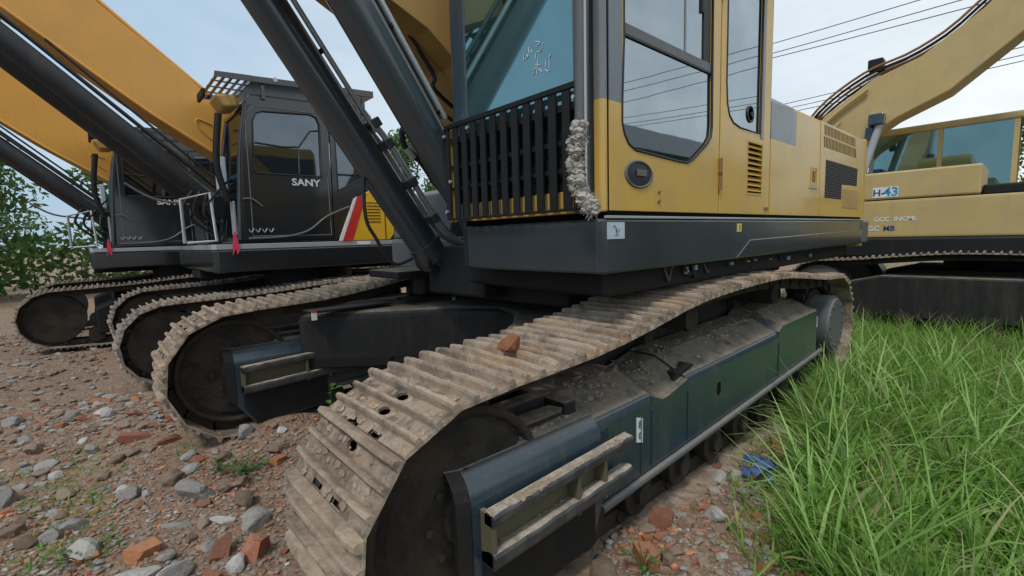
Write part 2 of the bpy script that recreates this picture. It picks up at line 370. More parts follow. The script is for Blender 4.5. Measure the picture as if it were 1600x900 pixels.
# ---------------------------------------------------------------- ground
def gh(x, y):
    p = Vector((x, y, 0))
    h = .05 * noise.noise(p * .9 + Vector((3, 7, 0))) + .03 * noise.noise(p * 3.1) + .012 * noise.noise(p * 9)
    # rubble heap round the front of the far track, spoil between the tracks
    h += .022 * abs(noise.noise(p * 5.5 + Vector((1, 2, 0)))) * (1 if x < 1.4 or y < 1.2 else 0)
    h += .17 * math.exp(-(((x - .95) / .55) ** 2 + ((y - 3.85) / .45) ** 2))
    h += .10 * math.exp(-(((x - .1) / .6) ** 2 + ((y - 5.2) / .9) ** 2))
    if x > .5: h += .05 * math.exp(-((y - .7) / .45) ** 2) * min(1, (x - .5))
    return h
def grid_ground():
    def axis(lo, hi, fine_lo, fine_hi, step):
        a = list(np.arange(fine_lo, fine_hi, step)); b = [fine_hi]; s = step
        while b[-1] < hi: s *= 1.22; b.append(b[-1] + s)
        c = [fine_lo]; s = step
        while c[-1] > lo: s *= 1.22; c.append(c[-1] - s)
        return c[:0:-1] + a + b
    xs = axis(-400, 600, -1.2, 6.5, .045); ys = axis(-500, 600, -.6, 6.2, .045)
    nx, ny = len(xs), len(ys)
    vs = [(x, y, gh(x, y) if abs(x) < 30 and abs(y) < 30 else 0) for x in xs for y in ys]
    fs = [(i * ny + j, (i + 1) * ny + j, (i + 1) * ny + j + 1, i * ny + j + 1) for i in range(nx - 1) for j in range(ny - 1)]
    me = bpy.data.meshes.new('ground'); me.from_pydata(vs, [], fs); me.polygons.foreach_set('use_smooth', [True] * len(fs))
    m, nt, b = newmat('rubble_earth')
    t = nn(nt, 'ShaderNodeTexCoord'); v = t.outputs['Object']
    n1 = noi(nt, v, 1.1, 6, .6, .4); n2 = noi(nt, v, 14, 8, .7); n3 = noi(nt, v, 48, 6, .7)
    vo = nn(nt, 'ShaderNodeTexVoronoi'); vo.inputs['Scale'].default_value = 42; nt.links.new(v, vo.inputs['Vector'])
    sepc = nn(nt, 'ShaderNodeSeparateColor'); nt.links.new(vo.outputs['Color'], sepc.inputs[0])
    c = ramp(nt, n1, [(.3, (.17, .12, .085)), (.5, (.27, .17, .11)), (.72, (.26, .20, .145))])
    c = mixc(nt, ramp(nt, n2, [(.4, 0.0), (.68, .8)]), c, (.42, .29, .20))
    chips = ramp(nt, sepc.outputs[0], [(.0, (.38, .16, .09)), (.3, (.20, .15, .11)), (.55, (.40, .37, .33)), (.85, (.13, .095, .07))])
    c = mixc(nt, ramp(nt, n3, [(.42, .05), (.62, .75)]), c, chips)
    # greener, darker soil under the grass side
    s = nn(nt, 'ShaderNodeSeparateXYZ'); nt.links.new(v, s.inputs[0])
    gfac = ramp(nt, mth(nt, 'MULTIPLY_ADD', mth(nt, 'ADD', s.outputs[1], mth(nt, 'MULTIPLY', n1, .5)), -.8, 1.0, clamp=True), [(.2, 0.0), (.5, .8)])
    c = mixc(nt, gfac, c, (.085, .085, .045))
    nt.links.new(c, b.inputs['Base Color']); b.inputs['Roughness'].default_value = .95; b.inputs['Specular IOR Level'].default_value = .2
    bp = nn(nt, 'ShaderNodeBump'); bp.inputs['Strength'].default_value = .9; bp.inputs['Distance'].default_value = .03
    nt.links.new(mth(nt, 'ADD', n2, mth(nt, 'ADD', mth(nt, 'MULTIPLY', n3, .5), mth(nt, 'MULTIPLY', vo.outputs['Distance'], -.5))), bp.inputs['Height'])
    nt.links.new(bp.outputs[0], b.inputs['Normal'])
    me.materials.append(m)
    o = link('ground', me); o['kind'] = 'structure'; o['label'] = 'reddish earth with brick rubble running under the excavators'
grid_ground()

# ---------------------------------------------------------------- track parts
def shoe_mesh(seed, lumps):
    """triple-grouser track shoe: x across (width .6), y along the chain, z outward."""
    rs = random.Random(seed); mb = MB(); w, p, t = .3, .1125, .012; wp = .288
    xs = [-wp, -wp + .02, -.2, -.115, -.042, .042, .115, .2, wp - .02, wp]
    bars = [-.056, .020, .096]           # grouser centres along y
    ys = [-p, -.069, -.045, .010, .034, .088, p]
    holes = {(4, 2), (4, 4)} if True else set()
    if rs.random() < .25: holes.discard((4, 2))
    V = {}
    def vz(i, j):
        if (i, j) not in V:
            x, y = xs[i], ys[j]
            if i in (0, 9) and j in (0, len(ys) - 1): x *= .97
            V[(i, j)] = (x, y, rs.uniform(-.0015, .0015) + (-.004 if j == 0 else (.003 if j == len(ys) - 1 else 0)))
        return V[(i, j)]
    for i in range(len(xs) - 1):
        for j in range(len(ys) - 1):
            q = [vz(i, j), vz(i + 1, j), vz(i + 1, j + 1), vz(i, j + 1)]
            if (i, j) in holes:
                cx, cy = (xs[i] + xs[i + 1]) / 2, (ys[j] + ys[j + 1]) / 2; rx, ry = .036, .019
                ring = [(cx + rx * math.cos(a), cy + ry * math.sin(a), 0) for a in [math.pi * (1.25 + .25 * k) for k in range(8)]]
                mid = [tuple((Vector(q[k]) + Vector(q[(k + 1) % 4])) / 2) for k in range(4)]
                outer = [q[0], mid[0], q[1], mid[1], q[2], mid[2], q[3], mid[3]]
                mb.add(outer + ring, [(k, (k + 1) % 8, 8 + (k + 1) % 8, 8 + k) for k in range(8)])
                low = [(a, b, -t) for a, b, _ in ring]; mb.add(ring + low, [(k, (k + 1) % 8, 8 + (k + 1) % 8, 8 + k) for k in range(8)])
                # raised rim of packed mud at the hole's side
                mb.lump((cx + .055, cy, 0), .016, rs.random(), (.8, 1.2, .5)); mb.lump((cx - .057, cy, 0), .016, rs.random(), (.8, 1.2, .5))
            else:
                if j == 0 and i in (3, 5): # edge notches over the link ends
                    q[0] = (q[0][0], q[0][1] + .022, q[0][2]); q[1] = (q[1][0], q[1][1] + .022, q[1][2])
                mb.add(q, [(0, 1, 2, 3)])
                mb.add([(a, b, c - t) for a, b, c in q], [(3, 2, 1, 0)])
    for a, b in (((-wp, -p), (wp, -p)), ((wp, -p), (wp, p)), ((wp, p), (-wp, p)), ((-wp, p), (-wp, -p))):
        mb.add([(a[0], a[1], -t), (b[0], b[1], -t), (b[0], b[1], .001), (a[0], a[1], .001)], [(0, 1, 2, 3)])
    for bi, yb in enumerate(bars):
        n = 11; secs = []; h = (.032, .031, .038)[bi]; q = (1, 1, 1.3)[bi]
        for k in range(n):
            x = -w + .004 + (2 * w - .008) * k / (n - 1); e = 1 if 0 < k < n - 1 else 0
            hh = h + rs.uniform(-.003, .002) if e else h * .72
            wb, wt = (.013 + rs.uniform(-.001, .001)) * q, (.010 + rs.uniform(-.001, .001)) * q
            secs.append([(x, yb - wb, -.002), (x, yb - wt, hh * .72), (x, yb - wt * .55, hh), (x, yb + wt * .55, hh), (x, yb + wt, hh * .72), (x, yb + wb, -.002)])
        mb.loft(secs)
    for sx in (-.16, -.075, .075, .16):       # bolt heads
        for sy in (-.018, .06):
            if rs.random() < .55: mb.cyl((sx, sy, 0), (sx, sy, .009), .012, .010, 6, smooth=False)
    for k in range(lumps):
        mb.lump((rs.uniform(-.26, .26), rs.choice((-.018, .06, -.09)) + rs.uniform(-.012, .012), .002), rs.uniform(.004, .016), rs.random(), (1.4, 1.0, .45), .3, 2)
    me = mb.mesh('track_shoe'); me.materials.append(M['shoe']); return me
SHOES = [shoe_mesh(s, l) for s, l in ((1, 16), (2, 10), (3, 22), (4, 12), (5, 18))]
SHOES2 = []
for me in SHOES[:2]:
    c = me.copy(); c.materials.clear(); c.materials.append(M['shoe2']); SHOES2.append(c)

def smooth_path(pts, n=700):
    """closed Catmull-Rom through pts -> dense polyline"""
    P = [Vector((a, b)) for a, b in pts]; N = len(P); q = []
    for i in range(N):
        p0, p1, p2, p3 = P[i - 1], P[i], P[(i + 1) % N], P[(i + 2) % N]
        k = 12
        for s in range(k):
            t = s / k
            q.append(.5 * ((2 * p1) + (p2 - p0) * t + (2 * p0 - 5 * p1 + 4 * p2 - p3) * t * t + (3 * p1 - p0 - 3 * p2 + p3) * t ** 3))
    return q
def arc(cx, cz, r, a0, a1, n):
    return [(cx + r * math.cos(R(a0 + (a1 - a0) * k / n)), cz + r * math.sin(R(a0 + (a1 - a0) * k / n))) for k in range(n + 1)]
def make_track(root, path, y0, width, pitch, shoes, phase=0.0, label=None):
    q = smooth_path(path); q.append(q[0]); cum = [0]
    for a, b in zip(q, q[1:]): cum.append(cum[-1] + (b - a).length)
    L = cum[-1]; n = round(L / pitch); step = L / n; nodes = []; j = 0
    for k in range(n):
        s = (k + phase) * step
        while j < len(cum) - 2 and cum[j + 1] < s: j += 1
        t = (s - cum[j]) / max(cum[j + 1] - cum[j], 1e-9); nodes.append(q[j].lerp(q[j + 1], t))
    chain = MB(); yc = y0 + width / 2; items = []
    for k in range(n):
        a, b = nodes[k], nodes[(k + 1) % n]; t = (b - a); ln = t.length; t.normalize(); nrm = Vector((-t.y, t.x)); m = (a + b) / 2
        X = Vector((0, -1, 0)); Y = Vector((t.x, 0, t.y)); Z = Vector((nrm.x, 0, nrm.y))
        for sy in (-1, 1):
            c = Vector((m.x, yc + sy * .105 * width / .6, m.y)) - Z * .058
            chain.obox(c, Y, X, Z, ln * .52, .022, .042)
        c = Vector((m.x, yc, m.y)) - Z * .06 - Y * ln * .5
        chain.cyl(c + X * .14, c - X * .14, .026, n=8)
        mt = Matrix((X, Y, Z)).transposed().to_4x4(); mt.translation = (m.x, yc, m.y)
        items.append(mt @ Matrix.Diagonal((width / .6, ln / .229, 1, 1)))
    tr = chain.build('track', 'chain', root, label=label)
    for k, mt in enumerate(items):
        o = bpy.data.objects.new('track_shoe', shoes[(k * 7 + k // 3) % len(shoes)]); COL.objects.link(o); o.parent = tr
        o.matrix_local = mt @ Matrix.Rotation(R(random.uniform(-.9, .9)), 4, 'Z')
    return tr

TRACK = (arc(.885, .54, .445, 258, 95, 9) + [(1.15, 1.003), (1.5, 1.018), (1.9, 1.065), (2.38, 1.135), (3.0, 1.165), (3.6, 1.168), (4.2, 1.12), (4.7, 1.07)]
         + arc(5.10, .60, .455, 84, -75, 8) + [(4.6, .035), (4.0, .02), (3.2, .02), (2.4, .02), (1.7, .025), (1.3, .05)])

# ================================================================ MAIN EXCAVATOR
EX = thing('excavator', (3.4, 2.75, 0), 'large ochre excavator with blue-black skirt and muddy tracks filling the middle', 'excavator', 'parked tracked excavators')
def track_set(root, dx, dy, dz, tl, fl):
    """one undercarriage side: track, frame, idler, sprocket, rollers, built for the near side and shifted"""
    path = [(x + dx, z + dz) for x, z in TRACK]
    tr = make_track(root, path, 1.15 + dy, .60, .229, SHOES, .35, tl)
    objs = []
    def B(mb, name, mat, par=None, bevel=0, label=None):
        o = mb.build(name, mat, par or root, bevel, label=label)
        if par is None: o.location = -Vector(root.location) + Vector((dx, dy, dz))
        objs.append(o); return o
    # main box frame in straight welded lengths
    def fsec(x, zt, k=1.0):
        zb = .285 + (x - 1.5) * .0435
        return [(x, 1.24, zb), (x, 1.222, zb + .02), (x, 1.222, zt - .050 * k), (x, 1.225, zt - .030 * k), (x, 1.233, zt - .013 * k), (x, 1.246, zt - .002), (x, 1.265, zt + .006), (x, 1.43, zt + .085), (x, 1.60, zt + .09), (x, 1.67, zt), (x, 1.67, zb)]
    def L_(x, o=0.0): return .700 + (x - 1.5) * .0225 + o
    fm = MB().loft([fsec(1.50, L_(1.5)), fsec(1.995, L_(1.995))], True)
    fm.loft([fsec(1.997, L_(1.997, -.010), .1), fsec(2.10, L_(2.1, -.052), .1), fsec(2.16, L_(2.16, -.050), .1), fsec(2.36, L_(2.36, -.012), .1)], True)
    fm.loft([fsec(2.362, L_(2.362)), fsec(3.72, L_(3.72))], True)
    fm.loft([fsec(3.722, L_(3.722, .002), .1), fsec(3.80, L_(3.80, .038), .1), fsec(4.62, L_(4.62, .03), .1)], True)
    fr = B(fm, 'track_frame', 'navy', label=fl)
    es = fr.modifiers.new('split', 'EDGE_SPLIT'); es.split_angle = R(22)
    B(MB().tube([(1.58, 1.215, .285), (2.5, 1.215, .323), (3.6, 1.215, .373), (4.74, 1.215, .425)], .020, 8), 'lower_rail', 'grey', fr)
    mb = MB()
    for k in range(5): # mud dried along the sloping top
        pass
    rs = random.Random(5)
    for k in range(620):
        x = 1.62 + 2.9 * rs.random() ** 1.2; y = rs.uniform(1.30, 1.60); zt = .700 + (x - 1.5) * .0225
        z = zt + .004 + min((y - 1.265) / .165, 1) * .08
        if 1.99 < x < 2.36: z -= .03
        if x > 3.75: z += .034
        mb.lump((x, y, z + .002), rs.uniform(.003, .010) * (2.2 if rs.random() < .07 else 1), rs.random(), (1.6, 1.1, .5), .5)
    o = B(mb, 'mud_clods', 'mud', fr); o['kind'] = 'stuff'
    B(MB().prism([(2.715, .53), (2.72, .585), (2.74, .60), (2.76, .59), (2.765, .54), (2.745, .515)], 1.2195, 1.2215), 'slot', 'hole', fr)
    B(MB().prism([(2.28, .702), (2.50, .748), (2.47, .762), (2.32, .735)], 1.258, 1.34), 'pocket_plate', 'dark', fr, .003)  # flat dark plate standing in for the shade of a triangular pocket
    for x in (1.996, 2.361, 3.721):
        B(MB().tube([(x, 1.219, .32 + (x - 1.5) * .044), (x, 1.219, .62 + (x - 1.5) * .022)], .0035, 6, 1), 'weld_bead', 'navy', fr)
    B(MB().tube([(1.90, 1.219, .62), (1.90, 1.219, .33)], .003, 6, 1), 'weld_bead', 'navy', fr)
    if dy == 0:
        B(MB().prism([(1.863, .503), (1.913, .488), (1.913, .611), (1.863, .627)], 1.2185, 1.2215), 'sticker', 'white', fr, label='small white upright sticker with a green figure')
        text('lettering', '8', .055, 'gsticker', fr, (1.888, 1.2165, .585), (1, 0, 0), (0, 0, 1))
        text('lettering', '0', .05, 'gsticker', fr, (1.888, 1.2165, .53), (1, 0, 0), (0, 0, 1))
        B(MB().prism([(4.655, .64), (4.675, .64), (4.675, .735), (4.655, .735)], 1.232, 1.238), 'sticker', 'white', fr)
        B(MB().box(4.56, 4.70, 1.238, 1.5, .44, .80), 'rear_box', 'navy', fr, .02)
    # front yoke cover: a bent plate
    def prof(x, lip=0, zb=.15):
        o_ = [(1.20, zb), (1.20, .59), (1.204, .63), (1.216, .665), (1.236, .695), (1.262, .716), (1.292, .730), (1.42, .748)]
        i_ = [(1.42, .728), (1.295, .712), (1.270, .698), (1.248, .68), (1.232, .655), (1.222, .625), (1.22, .59), (1.22, zb)]
        return [(x, a, b) for a, b in o_ + i_]
    yc = MB().loft([prof(.86, zb=.30), prof(.96, zb=.16), prof(1.25, zb=.15), prof(1.50, zb=.17), prof(1.565, zb=.33)], True)
    cov = B(yc, 'yoke_cover', 'navy', fr)
    es = cov.modifiers.new('split', 'EDGE_SPLIT'); es.split_angle = R(40)
    fl_ = MB().loft([[(.80, y, z + .012) for _, y, z in prof(0, zb=.36)], [(.862, y, z) for _, y, z in prof(0, zb=.30)]])
    B(fl_, 'front_flange', 'darkdust', fr)
    B(MB().prism([(1.05, 1.28), (1.40, 1.28), (1.44, 1.31), (1.42, 1.37), (1.06, 1.37), (1.02, 1.325)], .752, .772, 'Z'), 'slot_plate', 'darkdust', fr, .006)
    mb = MB()
    for cx in (1.08, 1.17): mb.cyl((cx, 1.325, .7715), (cx, 1.325, .7735), .026, n=12)
    B(mb, 'slot_hole', 'hole', fr)
    mb = MB(); rs = random.Random(9)
    for k in range(240): yy = rs.uniform(1.29, 1.40); mb.lump((rs.uniform(.88, 1.48), yy, .730 + (yy - 1.292) * .14), rs.uniform(.004, .012), rs.random(), (1.4, 1.1, .5), .5)
    o = B(mb, 'dried_mud', 'mud', fr); o['kind'] = 'stuff'
    B(MB().box(.95, 1.50, 1.42, 1.50, .40, .80).box(1.44, 1.52, 1.30, 1.66, .50, .79), 'yoke_arm', 'darkdust', fr, .01)
    B(MB().prism([(.98, .16), (1.50, .18), (1.50, .46), (.90, .44), (.90, .28)], 1.185, 1.1995), 'lower_plate', 'dark', fr, .004)
    B(MB().prism([(.90, .40), (1.56, .42), (1.56, .585), (.92, .57)], 1.192, 1.1992), 'step_backing', 'olive', fr)
    def plank(z, th, y0, y1, top):
        sec = []
        for k in range(17):
            x = .895 + k * .80 / 16; zz = z + .026 * k / 16; j = rs.uniform(-.002, .002)
            sec.append([(x, y0 + .006, zz - th), (x, y0, zz - th * .7), (x, y0 + j, zz - .010), (x, y0 + .008, zz + j), (x, y0 + .03, zz + .003 + j), (x, y1, zz + top), (x, y1, zz - th)])
        return MB().loft(sec)
    B(plank(.594, .045, 1.125, 1.175, .004), 'step_bar', 'steppaint', fr, .003)
    B(plank(.452, .055, 1.125, 1.1985, -.012), 'step_bar', 'steppaint', fr, .003)
    rs2 = random.Random(3); mb = MB()
    for k in range(260):
        x = rs2.uniform(.90, 1.68); mb.lump((x, rs2.uniform(1.135, 1.17), .594 + .026 * (x - .895) / .8), rs2.uniform(.003, .010) * (1.5 if 1 < x < 1.2 else 1), rs2.random(), (1.5, 1, .5), .5)
    for k in range(90):
        x = rs2.uniform(.90, 1.68); mb.lump((x, rs2.uniform(1.14, 1.19), .445 + .026 * (x - .895) / .8), rs2.uniform(.003, .008), rs2.random(), (1.5, 1, .5), .5)
    o = B(mb, 'step_mud', 'mud', fr); o['kind'] = 'stuff'
    for x in (.895, 1.33, 1.50): B(MB().box(x, x + .02, 1.135, 1.20, .40, .59), 'step_end_plate', 'olive', fr, .003)
    # idler, sprocket and rollers
    mb = MB().cyl((.885, 1.285, .55), (.885, 1.62, .55), .372, n=40).cyl((.885, 1.268, .55), (.885, 1.285, .55), .30, .33, n=32).cyl((.885, 1.24, .55), (.885, 1.27, .55), .10, n=20)
    idl = B(mb, 'idler', 'chain', None)
    B(MB().loft([[(.885 + rr * math.cos(t), yy, .55 + rr * math.sin(t)) for t in [2 * math.pi * q / 40 for q in range(40)]] for rr, yy in ((.375, 1.285), (.375, 1.262), (.345, 1.262), (.338, 1.2845))], True), 'rim', 'chain', idl)
    for q in range(8):
        t = 2 * math.pi * q / 8; B(MB().cyl((.885 + .155 * math.cos(t), 1.255, .55 + .155 * math.sin(t)), (.885 + .155 * math.cos(t), 1.27, .55 + .155 * math.sin(t)), .014, n=6, smooth=False), 'bolt', 'chain', idl)
    mb = MB().cyl((5.10, 1.38, .60), (5.10, 1.50, .60), .33, n=32)
    for k in range(22):
        a = 2 * math.pi * k / 22; c = Vector((5.10 + .35 * math.cos(a), 1.44, .60 + .35 * math.sin(a)))
        mb.obox(c, (math.cos(a), 0, math.sin(a)), (0, 1, 0), (-math.sin(a), 0, math.cos(a)), .03, .045, .025)
    sp = B(mb, 'sprocket', 'chain', None)
    mb = MB().cyl((5.14, 1.22, .60), (5.14, 1.60, .60), .27, n=32).cyl((5.14, 1.20, .60), (5.14, 1.222, .60), .235, .25, n=32)
    B(mb, 'final_drive', 'grey', sp, label='round dull grey drive motor housing')
    for k in range(12):
        a = 2 * math.pi * k / 12; B(MB().cyl((5.14 + .2 * math.cos(a), 1.19, .6 + .2 * math.sin(a)), (5.14 + .2 * math.cos(a), 1.2, .6 + .2 * math.sin(a)), .014, n=6), 'bolt', 'grey', sp)
    for k in range(8):
        x = 1.55 + k * .41
        B(MB().cyl((x, 1.27, .19), (x, 1.34, .19), .115, n=20).cyl((x, 1.34, .19), (x, 1.56, .19), .09, n=20).cyl((x, 1.56, .19), (x, 1.63, .19), .115, n=20).cyl((x, 1.235, .19), (x, 1.27, .19), .05, n=12),
          'track_roller', 'chain', fr)
    for x, z in ((2.55, 1.0), (3.85, 1.01)):
        B(MB().cyl((x, 1.30, z), (x, 1.60, z), .075, n=20).box(x - .05, x + .05, 1.58, 1.64, .78, z), 'carrier_roller', 'chain', fr)
    return tr
track_set(EX, 0, 0, 0, 'muddy track nearer the camera with an orange brick lump on it', 'glossy blue-black frame with dust along its sloping top')
track_set(EX, -.18, 2.56, .045, 'tan muddy track on the far side of the machine', 'dark frame of the far track with two step bars')
# car body between the tracks
front = [(1.14, 3.76), (1.30, 3.62), (1.55, 3.42), (1.85, 3.22), (2.12, 3.02), (2.28, 2.75), (2.18, 2.46), (1.95, 2.22), (1.65, 2.0), (1.40, 1.82), (1.30, 1.64)]
back = [(5.0, 1.64), (4.85, 1.9), (4.5, 2.3), (4.35, 2.75), (4.5, 3.2), (4.85, 3.55), (5.0, 3.76)]
plan = front + back
def ring(z, k): return [(3.3 + (x - 3.3) * k, 2.75 + (y - 2.75) * (1 - (1 - k) * .2), z) for x, y in plan]
mb = MB(); secs = [ring(.50, .93), ring(.53, .99), ring(.60, 1.0), ring(.905, 1.0), ring(.935, .995), ring(.952, .975), ring(.965, .93)]
n_ = len(plan)
for a, b in zip(secs, secs[1:]): mb.add(a + b, [(k, (k + 1) % n_, n_ + (k + 1) % n_, n_ + k) for k in range(n_)], True)
mb.add(secs[0], [tuple(range(n_))]); mb.add(secs[-1], [tuple(range(n_))])
cb = mb.build('car_body', 'darkdust', EX, label='dark arched cross member between the tracks, dusty on top')
es = cb.modifiers.new('split', 'EDGE_SPLIT'); es.split_angle = R(50)
MB().box(1.14, 1.80, 3.50, 3.66, .985, 1.003).box(1.9, 2.45, 3.45, 3.62, 1.0, 1.02).build('ledge_plate', 'dark', cb, .004)
o = MB().box(1.150, 1.185, 3.482, 3.497, .94, .995).build('sticker', 'white', cb); MB().box(1.150, 1.185, 3.480, 3.4965, .9955, 1.008).build('sticker_band', 'red', cb)
MB().box(2.34, 2.36, 3.40, 3.42, .955, .99).build('sticker', 'white', cb)
mb = MB().cyl((3.4, 2.75, .9), (3.4, 2.75, 1.04), .78, n=48).cyl((3.4, 2.75, 1.04), (3.4, 2.75, 1.20), .70, n=48)
mb.build('slewing_ring', 'dark', EX, .006)

# --- deck and skirts
DECK = MB().prism([(1.65, 1.275), (1.675, 1.25), (6.2, 1.25), (6.2, 2.40), (2.05, 2.40), (1.80, 2.39), (1.69, 2.33), (1.65, 2.22)], 1.325, 1.570, 'Z').build('deck_skirt', 'skirt', EX, .012, label='charcoal skirt under the cab with rounded front corner')
MB().prism([(1.80, 1.36), (6.1, 1.36), (6.1, 2.6), (1.9, 2.6)], 1.20, 1.324, 'Z').build('belly_plate', 'dark', EX, .02)
MB().box(2.1, 5.6, 1.85, 3.7, 1.06, 1.198).build('belly_pan', 'dark', EX, .02)
MB().prism([(2.2, 4.25), (2.2, 3.15), (2.35, 3.10), (6.2, 3.10), (6.2, 4.25)], 1.22, 1.52, 'Z').build('deck_skirt', 'grey', EX, .04, label='dark grey skirt on the right-hand deck')
MB().box(1.9, 6.2, 2.41, 3.09, 1.1, 1.45).build('center_frame', 'dark', EX, .02)
MB().box(1.675, 6.2, 1.243, 1.262, 1.571, 1.583).build('trim_strip', 'silver', EX, .002)
MB().box(1.70, 6.18, 1.262, 2.3, 1.575, 1.602).build('floor_gap', 'hole', EX)
MB().prism([(3.2, 1.44), (6.15, 1.475), (6.15, 1.44), (6.1, 1.335), (3.0, 1.335)], 1.238, 1.2495).build('skirt_lower_plate', 'skirt', EX, .004)
MB().box(1.679, 1.808, 1.2465, 1.2495, 1.480, 1.554).build('sticker', 'sticker', DECK, label='pale blue-white square sticker below the cab door')
mb = MB().tube([(1.72, 1.2455, 1.53), (1.735, 1.2455, 1.54), (1.745, 1.2455, 1.51), (1.77, 1.2455, 1.525)], .0015, 4).box(1.73, 1.762, 1.2455, 1.246, 1.495, 1.498).box(1.745, 1.75, 1.2455, 1.246, 1.50, 1.53)
mb.build('sticker_print', 'grey', DECK)
MB().box(3.015, 3.075, 1.2465, 1.2495, 1.495, 1.545).build('sticker', 'ysticker', DECK)
text('lettering', '2', .04, 'navyprint', DECK, (3.045, 1.2455, 1.52), (1, 0, 0), (0, 0, 1))

# --- cab
CAB = thing  # (name kept free)
cab = MB().box(1.70, 3.49, 1.29, 2.32, 1.60, 1.66).build('cab_floor', 'yellow2', EX, .01)
MB().prism([(1.66, 3.18), (1.78, 3.32), (3.42, 3.35), (3.50, 3.25), (3.50, 3.14), (1.66, 3.14)], 1.26, 2.32).build('roof', 'yellow', cab, .02)
W1 = [(1.812, 3.10), (1.812, 2.35), (1.797, 2.06), (1.797, 1.99), (1.812, 1.945), (1.845, 1.905), (1.90, 1.882), (2.30, 1.863), (2.385, 1.864), (2.44, 1.885), (2.60, 1.985), (2.645, 2.03), (2.655, 2.09), (2.64, 3.10)]
DO = [(1.705, 1.605), (2.748, 1.605), (2.748, 3.14), (1.705, 3.14)]
door = MB().prism(DO, 1.250, 1.285, holes=[W1]).build('door', 'yellow', cab, .002, label='glossy ochre cab door, grey above its front edge')
W2 = [(2.83, 3.10), (2.83, 2.36), (2.845, 2.24), (2.875, 2.18), (2.93, 2.145), (3.03, 2.128), (3.345, 2.128), (3.345, 3.10)]
VENT = [(3.15, 1.74), (3.385, 1.74), (3.385, 2.06), (3.15, 2.06)]
side = MB().prism([(2.762, 1.605), (3.518, 1.605), (3.518, 3.14), (2.762, 3.14)], 1.250, 1.285, holes=[W2, VENT]).build('side_panel', 'yellow', cab, .002)
MB().prism([(x, z) for x, z in W1], 1.262, 1.268).build('window_pane', 'sideglass', door)
MB().prism([(x, z) for x, z in W2], 1.262, 1.268).build('window_pane', 'sideglass', side)
def seal(pts, y, r):
    p = [Vector((a, y, b)) for a, b in pts]; return MB().tube(p + [p[0]], r, 6, 1)
seal(W1, 1.2515, .007).build('window_seal', 'rubber', door); seal(W2, 1.2515, .007).build('window_seal', 'rubber', side)
MB().box(3.345, 3.395, 1.247, 1.26, 2.10, 3.10).build('rear_window_edge', 'navy', side)
MB().box(1.805, 2.652, 1.2535, 1.2615, 2.366, 2.374).build('window_rail', 'rubber', door)
MB().box(1.805, 2.652, 1.2545, 1.2616, 2.376, 2.42).build('slider_track', 'grey', door)
MB().box(2.366, 2.374, 1.2545, 1.2615, 2.42, 3.10).build('slider_edge', 'silver', door)
MB().box(2.555, 2.625, 1.2555, 1.2617, 2.42, 3.10).build('window_post', 'rubber', door)
MB().box(2.53, 2.545, 1.25, 1.261, 2.66, 2.74).build('latch', 'rubber', door)
MB().tube([(2.10, 1.30, 2.29), (2.2, 1.30, 2.31), (2.35, 1.30, 2.36)], .012, 6).build('inner_handle', 'rubber', door)
# dished handle
def oval(cx, cz, rx, rz, n=28): return [(cx + rx * math.cos(2 * math.pi * k / n), cz + rz * math.sin(2 * math.pi * k / n)) for k in range(n)]
def ovring(cx, cz, radii):
    return MB().loft([[(cx + a * math.cos(t), y, cz + b * math.sin(t)) for t in [2 * math.pi * k / 32 for k in range(32)]] for a, b, y in radii], True)
ovring(1.928, 1.774, [(.116, .066, 1.249), (.110, .062, 1.243), (.102, .056, 1.243), (.098, .053, 1.2495)]).build('handle_ring', 'grey', door)
ovring(1.928, 1.774, [(.099, .054, 1.2485), (.094, .05, 1.2475), (.04, .02, 1.246), (.001, .001, 1.2455)]).build('handle_dish', 'rubber', door)
MB().box(1.90, 1.98, 1.2385, 1.2445, 1.765, 1.795).build('door_handle', 'grey', door, .003)
MB().cyl((2.10, 1.243, 1.655), (2.10, 1.25, 1.655), .010, n=10).cyl((2.10, 1.243, 1.70), (2.10, 1.25, 1.70), .008, n=10).build('keyhole', 'rust', door)
for z in (1.79, 1.87, 2.85):
    MB().cyl((2.755, 1.243, z - .05), (2.755, 1.243, z + .05), .012, n=10).build('hinge', 'rust', cab)
ovring(3.20, 2.235, [(.052, .052, 1.262), (.052, .052, 1.255), (.040, .040, 1.255), (.040, .040, 1.262)]).build('window_latch_ring', 'rubber', side)
MB().cyl((3.22, 1.252, 2.235), (3.22, 1.263, 2.235), .018, n=12).build('window_latch', 'rubber', side)
MB().box(3.15, 3.385, 1.275, 1.283, 1.74, 2.06).build('vent_back', 'hole', side)
for k in range(9):
    z = 1.755 + k * .034
    MB().add([(3.152, 1.2475, z), (3.383, 1.2475, z), (3.383, 1.272, z + .026), (3.152, 1.272, z + .026), (3.152, 1.2515, z - .003), (3.383, 1.2515, z - .003), (3.383, 1.276, z + .023), (3.152, 1.276, z + .023)],
             [(0, 1, 2, 3), (7, 6, 5, 4), (0, 4, 5, 1), (1, 5, 6, 2), (2, 6, 7, 3), (3, 7, 4, 0)]).build('vent_slat', 'yellow2', side)
MB().prism([(3.14, 1.73), (3.395, 1.73), (3.395, 2.07), (3.14, 2.07)], 1.2475, 1.2515, holes=[[(3.152, 1.742), (3.383, 1.742), (3.383, 2.058), (3.152, 2.058)]]).build('vent_frame', 'yellow2', side)
MB().box(3.44, 3.50, 1.243, 1.25, 1.635, 1.655).build('panel_latch', 'rust', side)
